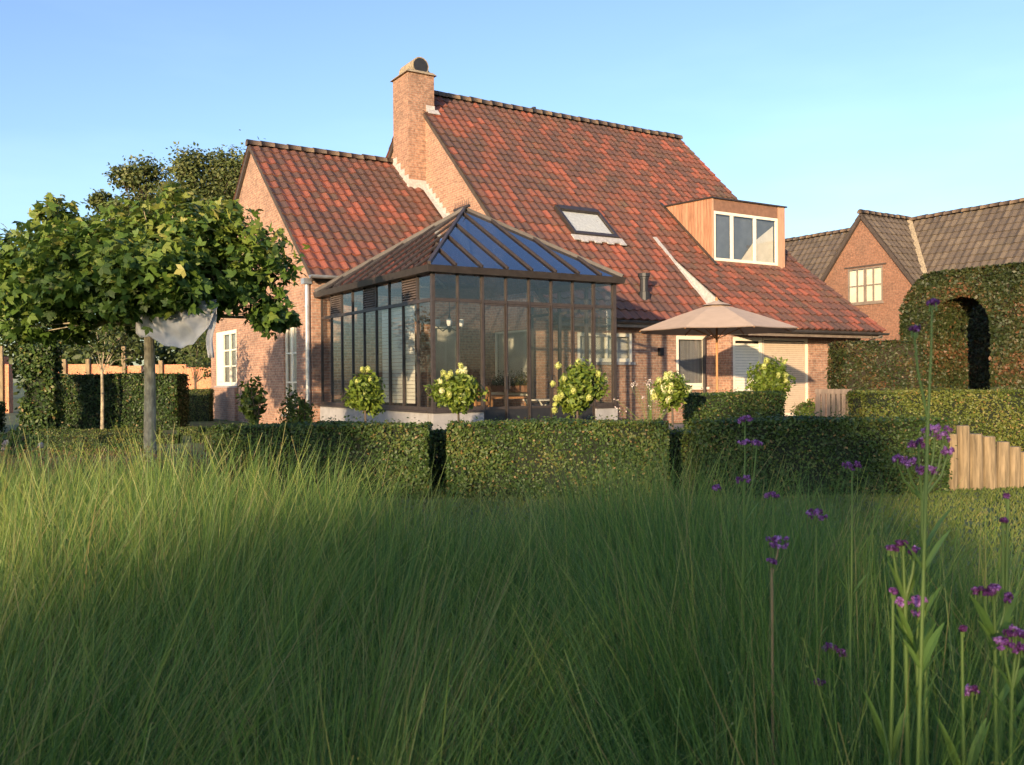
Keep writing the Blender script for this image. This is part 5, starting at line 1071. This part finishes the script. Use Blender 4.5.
def lv(zs, ln=0.12, up=1.0):
    out = []
    for z in zs:
        a = random.uniform(-0.5, 0.5)
        out += [(z, a, ln * random.uniform(0.35, 0.7), up), (z, a + pi, ln * random.uniform(0.35, 0.7), up)]
    return out
verbena('purple verbena with the broad cluster of heads beside the wooden posts', 1.45, 925, [(936, 427, 0.021), (918, 441, 0.015), (907, 459, 0.017), (926, 467, 0.018), (948, 449, 0.010), (897, 457, 0.010), (944, 436, 0.012)], leaves=lv((0.35, 0.55, 0.78), 0.15), thick=0.003, hue=0.6, joint=(922, 500))
verbena('tall blurred verbena whose head rises over the beech arch', 1.25, 915, [(932, 300, 0.009), (914, 328, 0.006)], leaves=lv((0.5, 0.8), 0.13), thick=0.0028, hue=0.15, joint=(928, 420))
verbena('verbena with two heads one above the other before the dark right hedge', 2.2, 742, [(745, 417, 0.019), (745, 440, 0.016), (757, 441, 0.014)], leaves=lv((0.3, 0.6), 0.12), hue=0.4, joint=(744, 520))
verbena('verbena with a single head just above the grass tips, below the pair of heads', 2.1, 741, [(744, 477, 0.019), (718, 486, 0.014)], leaves=lv((0.4,), 0.1), hue=0.45, joint=(742, 590))
verbena('short headed verbena right of the pair, before the foot of the dark hedge', 2.1, 775, [(773, 493, 0.016)], hue=0.4)
verbena('verbena head alone in front of the dark hedge, left of the broad cluster', 1.9, 848, [(852, 463, 0.019)], leaves=lv((0.4, 0.65), 0.1), hue=0.45)
verbena('verbena head alone above the lawn, between the dry stem and the leafy stems', 1.8, 818, [(816, 511, 0.022)], leaves=lv((0.4,), 0.1), hue=0.5)
verbena('verbena on the dry straw coloured stem', 1.7, 773, [(779, 538, 0.021), (772, 560, 0.010)], dry=True, thick=0.003, hue=0.35, joint=(772, 575))
verbena('leafy verbena with three small dark heads above a bright head', 1.4, 905, [(903, 542, 0.011), (893, 547, 0.008), (915, 549, 0.008)], leaves=lv((0.25, 0.45, 0.62, 0.78), 0.16, 1.2), thick=0.004, hue=0.2, joint=(905, 600))
verbena('leafy verbena with the bright violet head among pale stems', 1.4, 922, [(916, 597, 0.014), (900, 600, 0.008), (917, 612, 0.007)], leaves=lv((0.25, 0.4, 0.55), 0.15, 1.2), thick=0.004, hue=0.75, joint=(917, 660))
verbena('dull purple verbena heads low in the grass, right of the dry stem', 1.7, 835, [(829, 645, 0.013), (842, 651, 0.011), (818, 681, 0.012)], hue=0.2, joint=(830, 700))
verbena('verbena with flat cluster near the right edge, higher of the two there', 1.35, 998, [(983, 588, 0.012), (994, 587, 0.012), (1006, 595, 0.010)], leaves=lv((0.3, 0.5, 0.7), 0.15), hue=0.25, joint=(995, 640))
verbena('verbena with large cluster cut by the right picture edge', 1.3, 1010, [(1004, 640, 0.014), (1016, 630, 0.016), (1020, 645, 0.014)], leaves=lv((0.3, 0.45), 0.13), hue=0.4, joint=(1012, 690))
verbena('lowest verbena head at the lower right, between leafy stems', 1.35, 975, [(972, 688, 0.011)], leaves=lv((0.3, 0.42), 0.13), hue=0.3)
verbena('leafy green verbena stem without open flowers, in the right foreground', 1.3, 965, [(962, 628, 0.004)], leaves=lv((0.25, 0.4, 0.55, 0.66), 0.17, 1.25), thick=0.004, hue=0.1)
verbena('leafy stem leaning up beside the wooden posts at the right edge', 1.4, 985, [(1008, 495, 0.004), (1003, 520, 0.004)], leaves=lv((0.4, 0.65, 0.85), 0.13, 1.2), thick=0.0042, hue=0.05)
verbena('leafy stem in the lower right foreground, left of the bright violet head', 1.3, 880, [(893, 590, 0.004)], leaves=lv((0.2, 0.35, 0.5, 0.62), 0.17, 1.25), thick=0.004, hue=0.1)
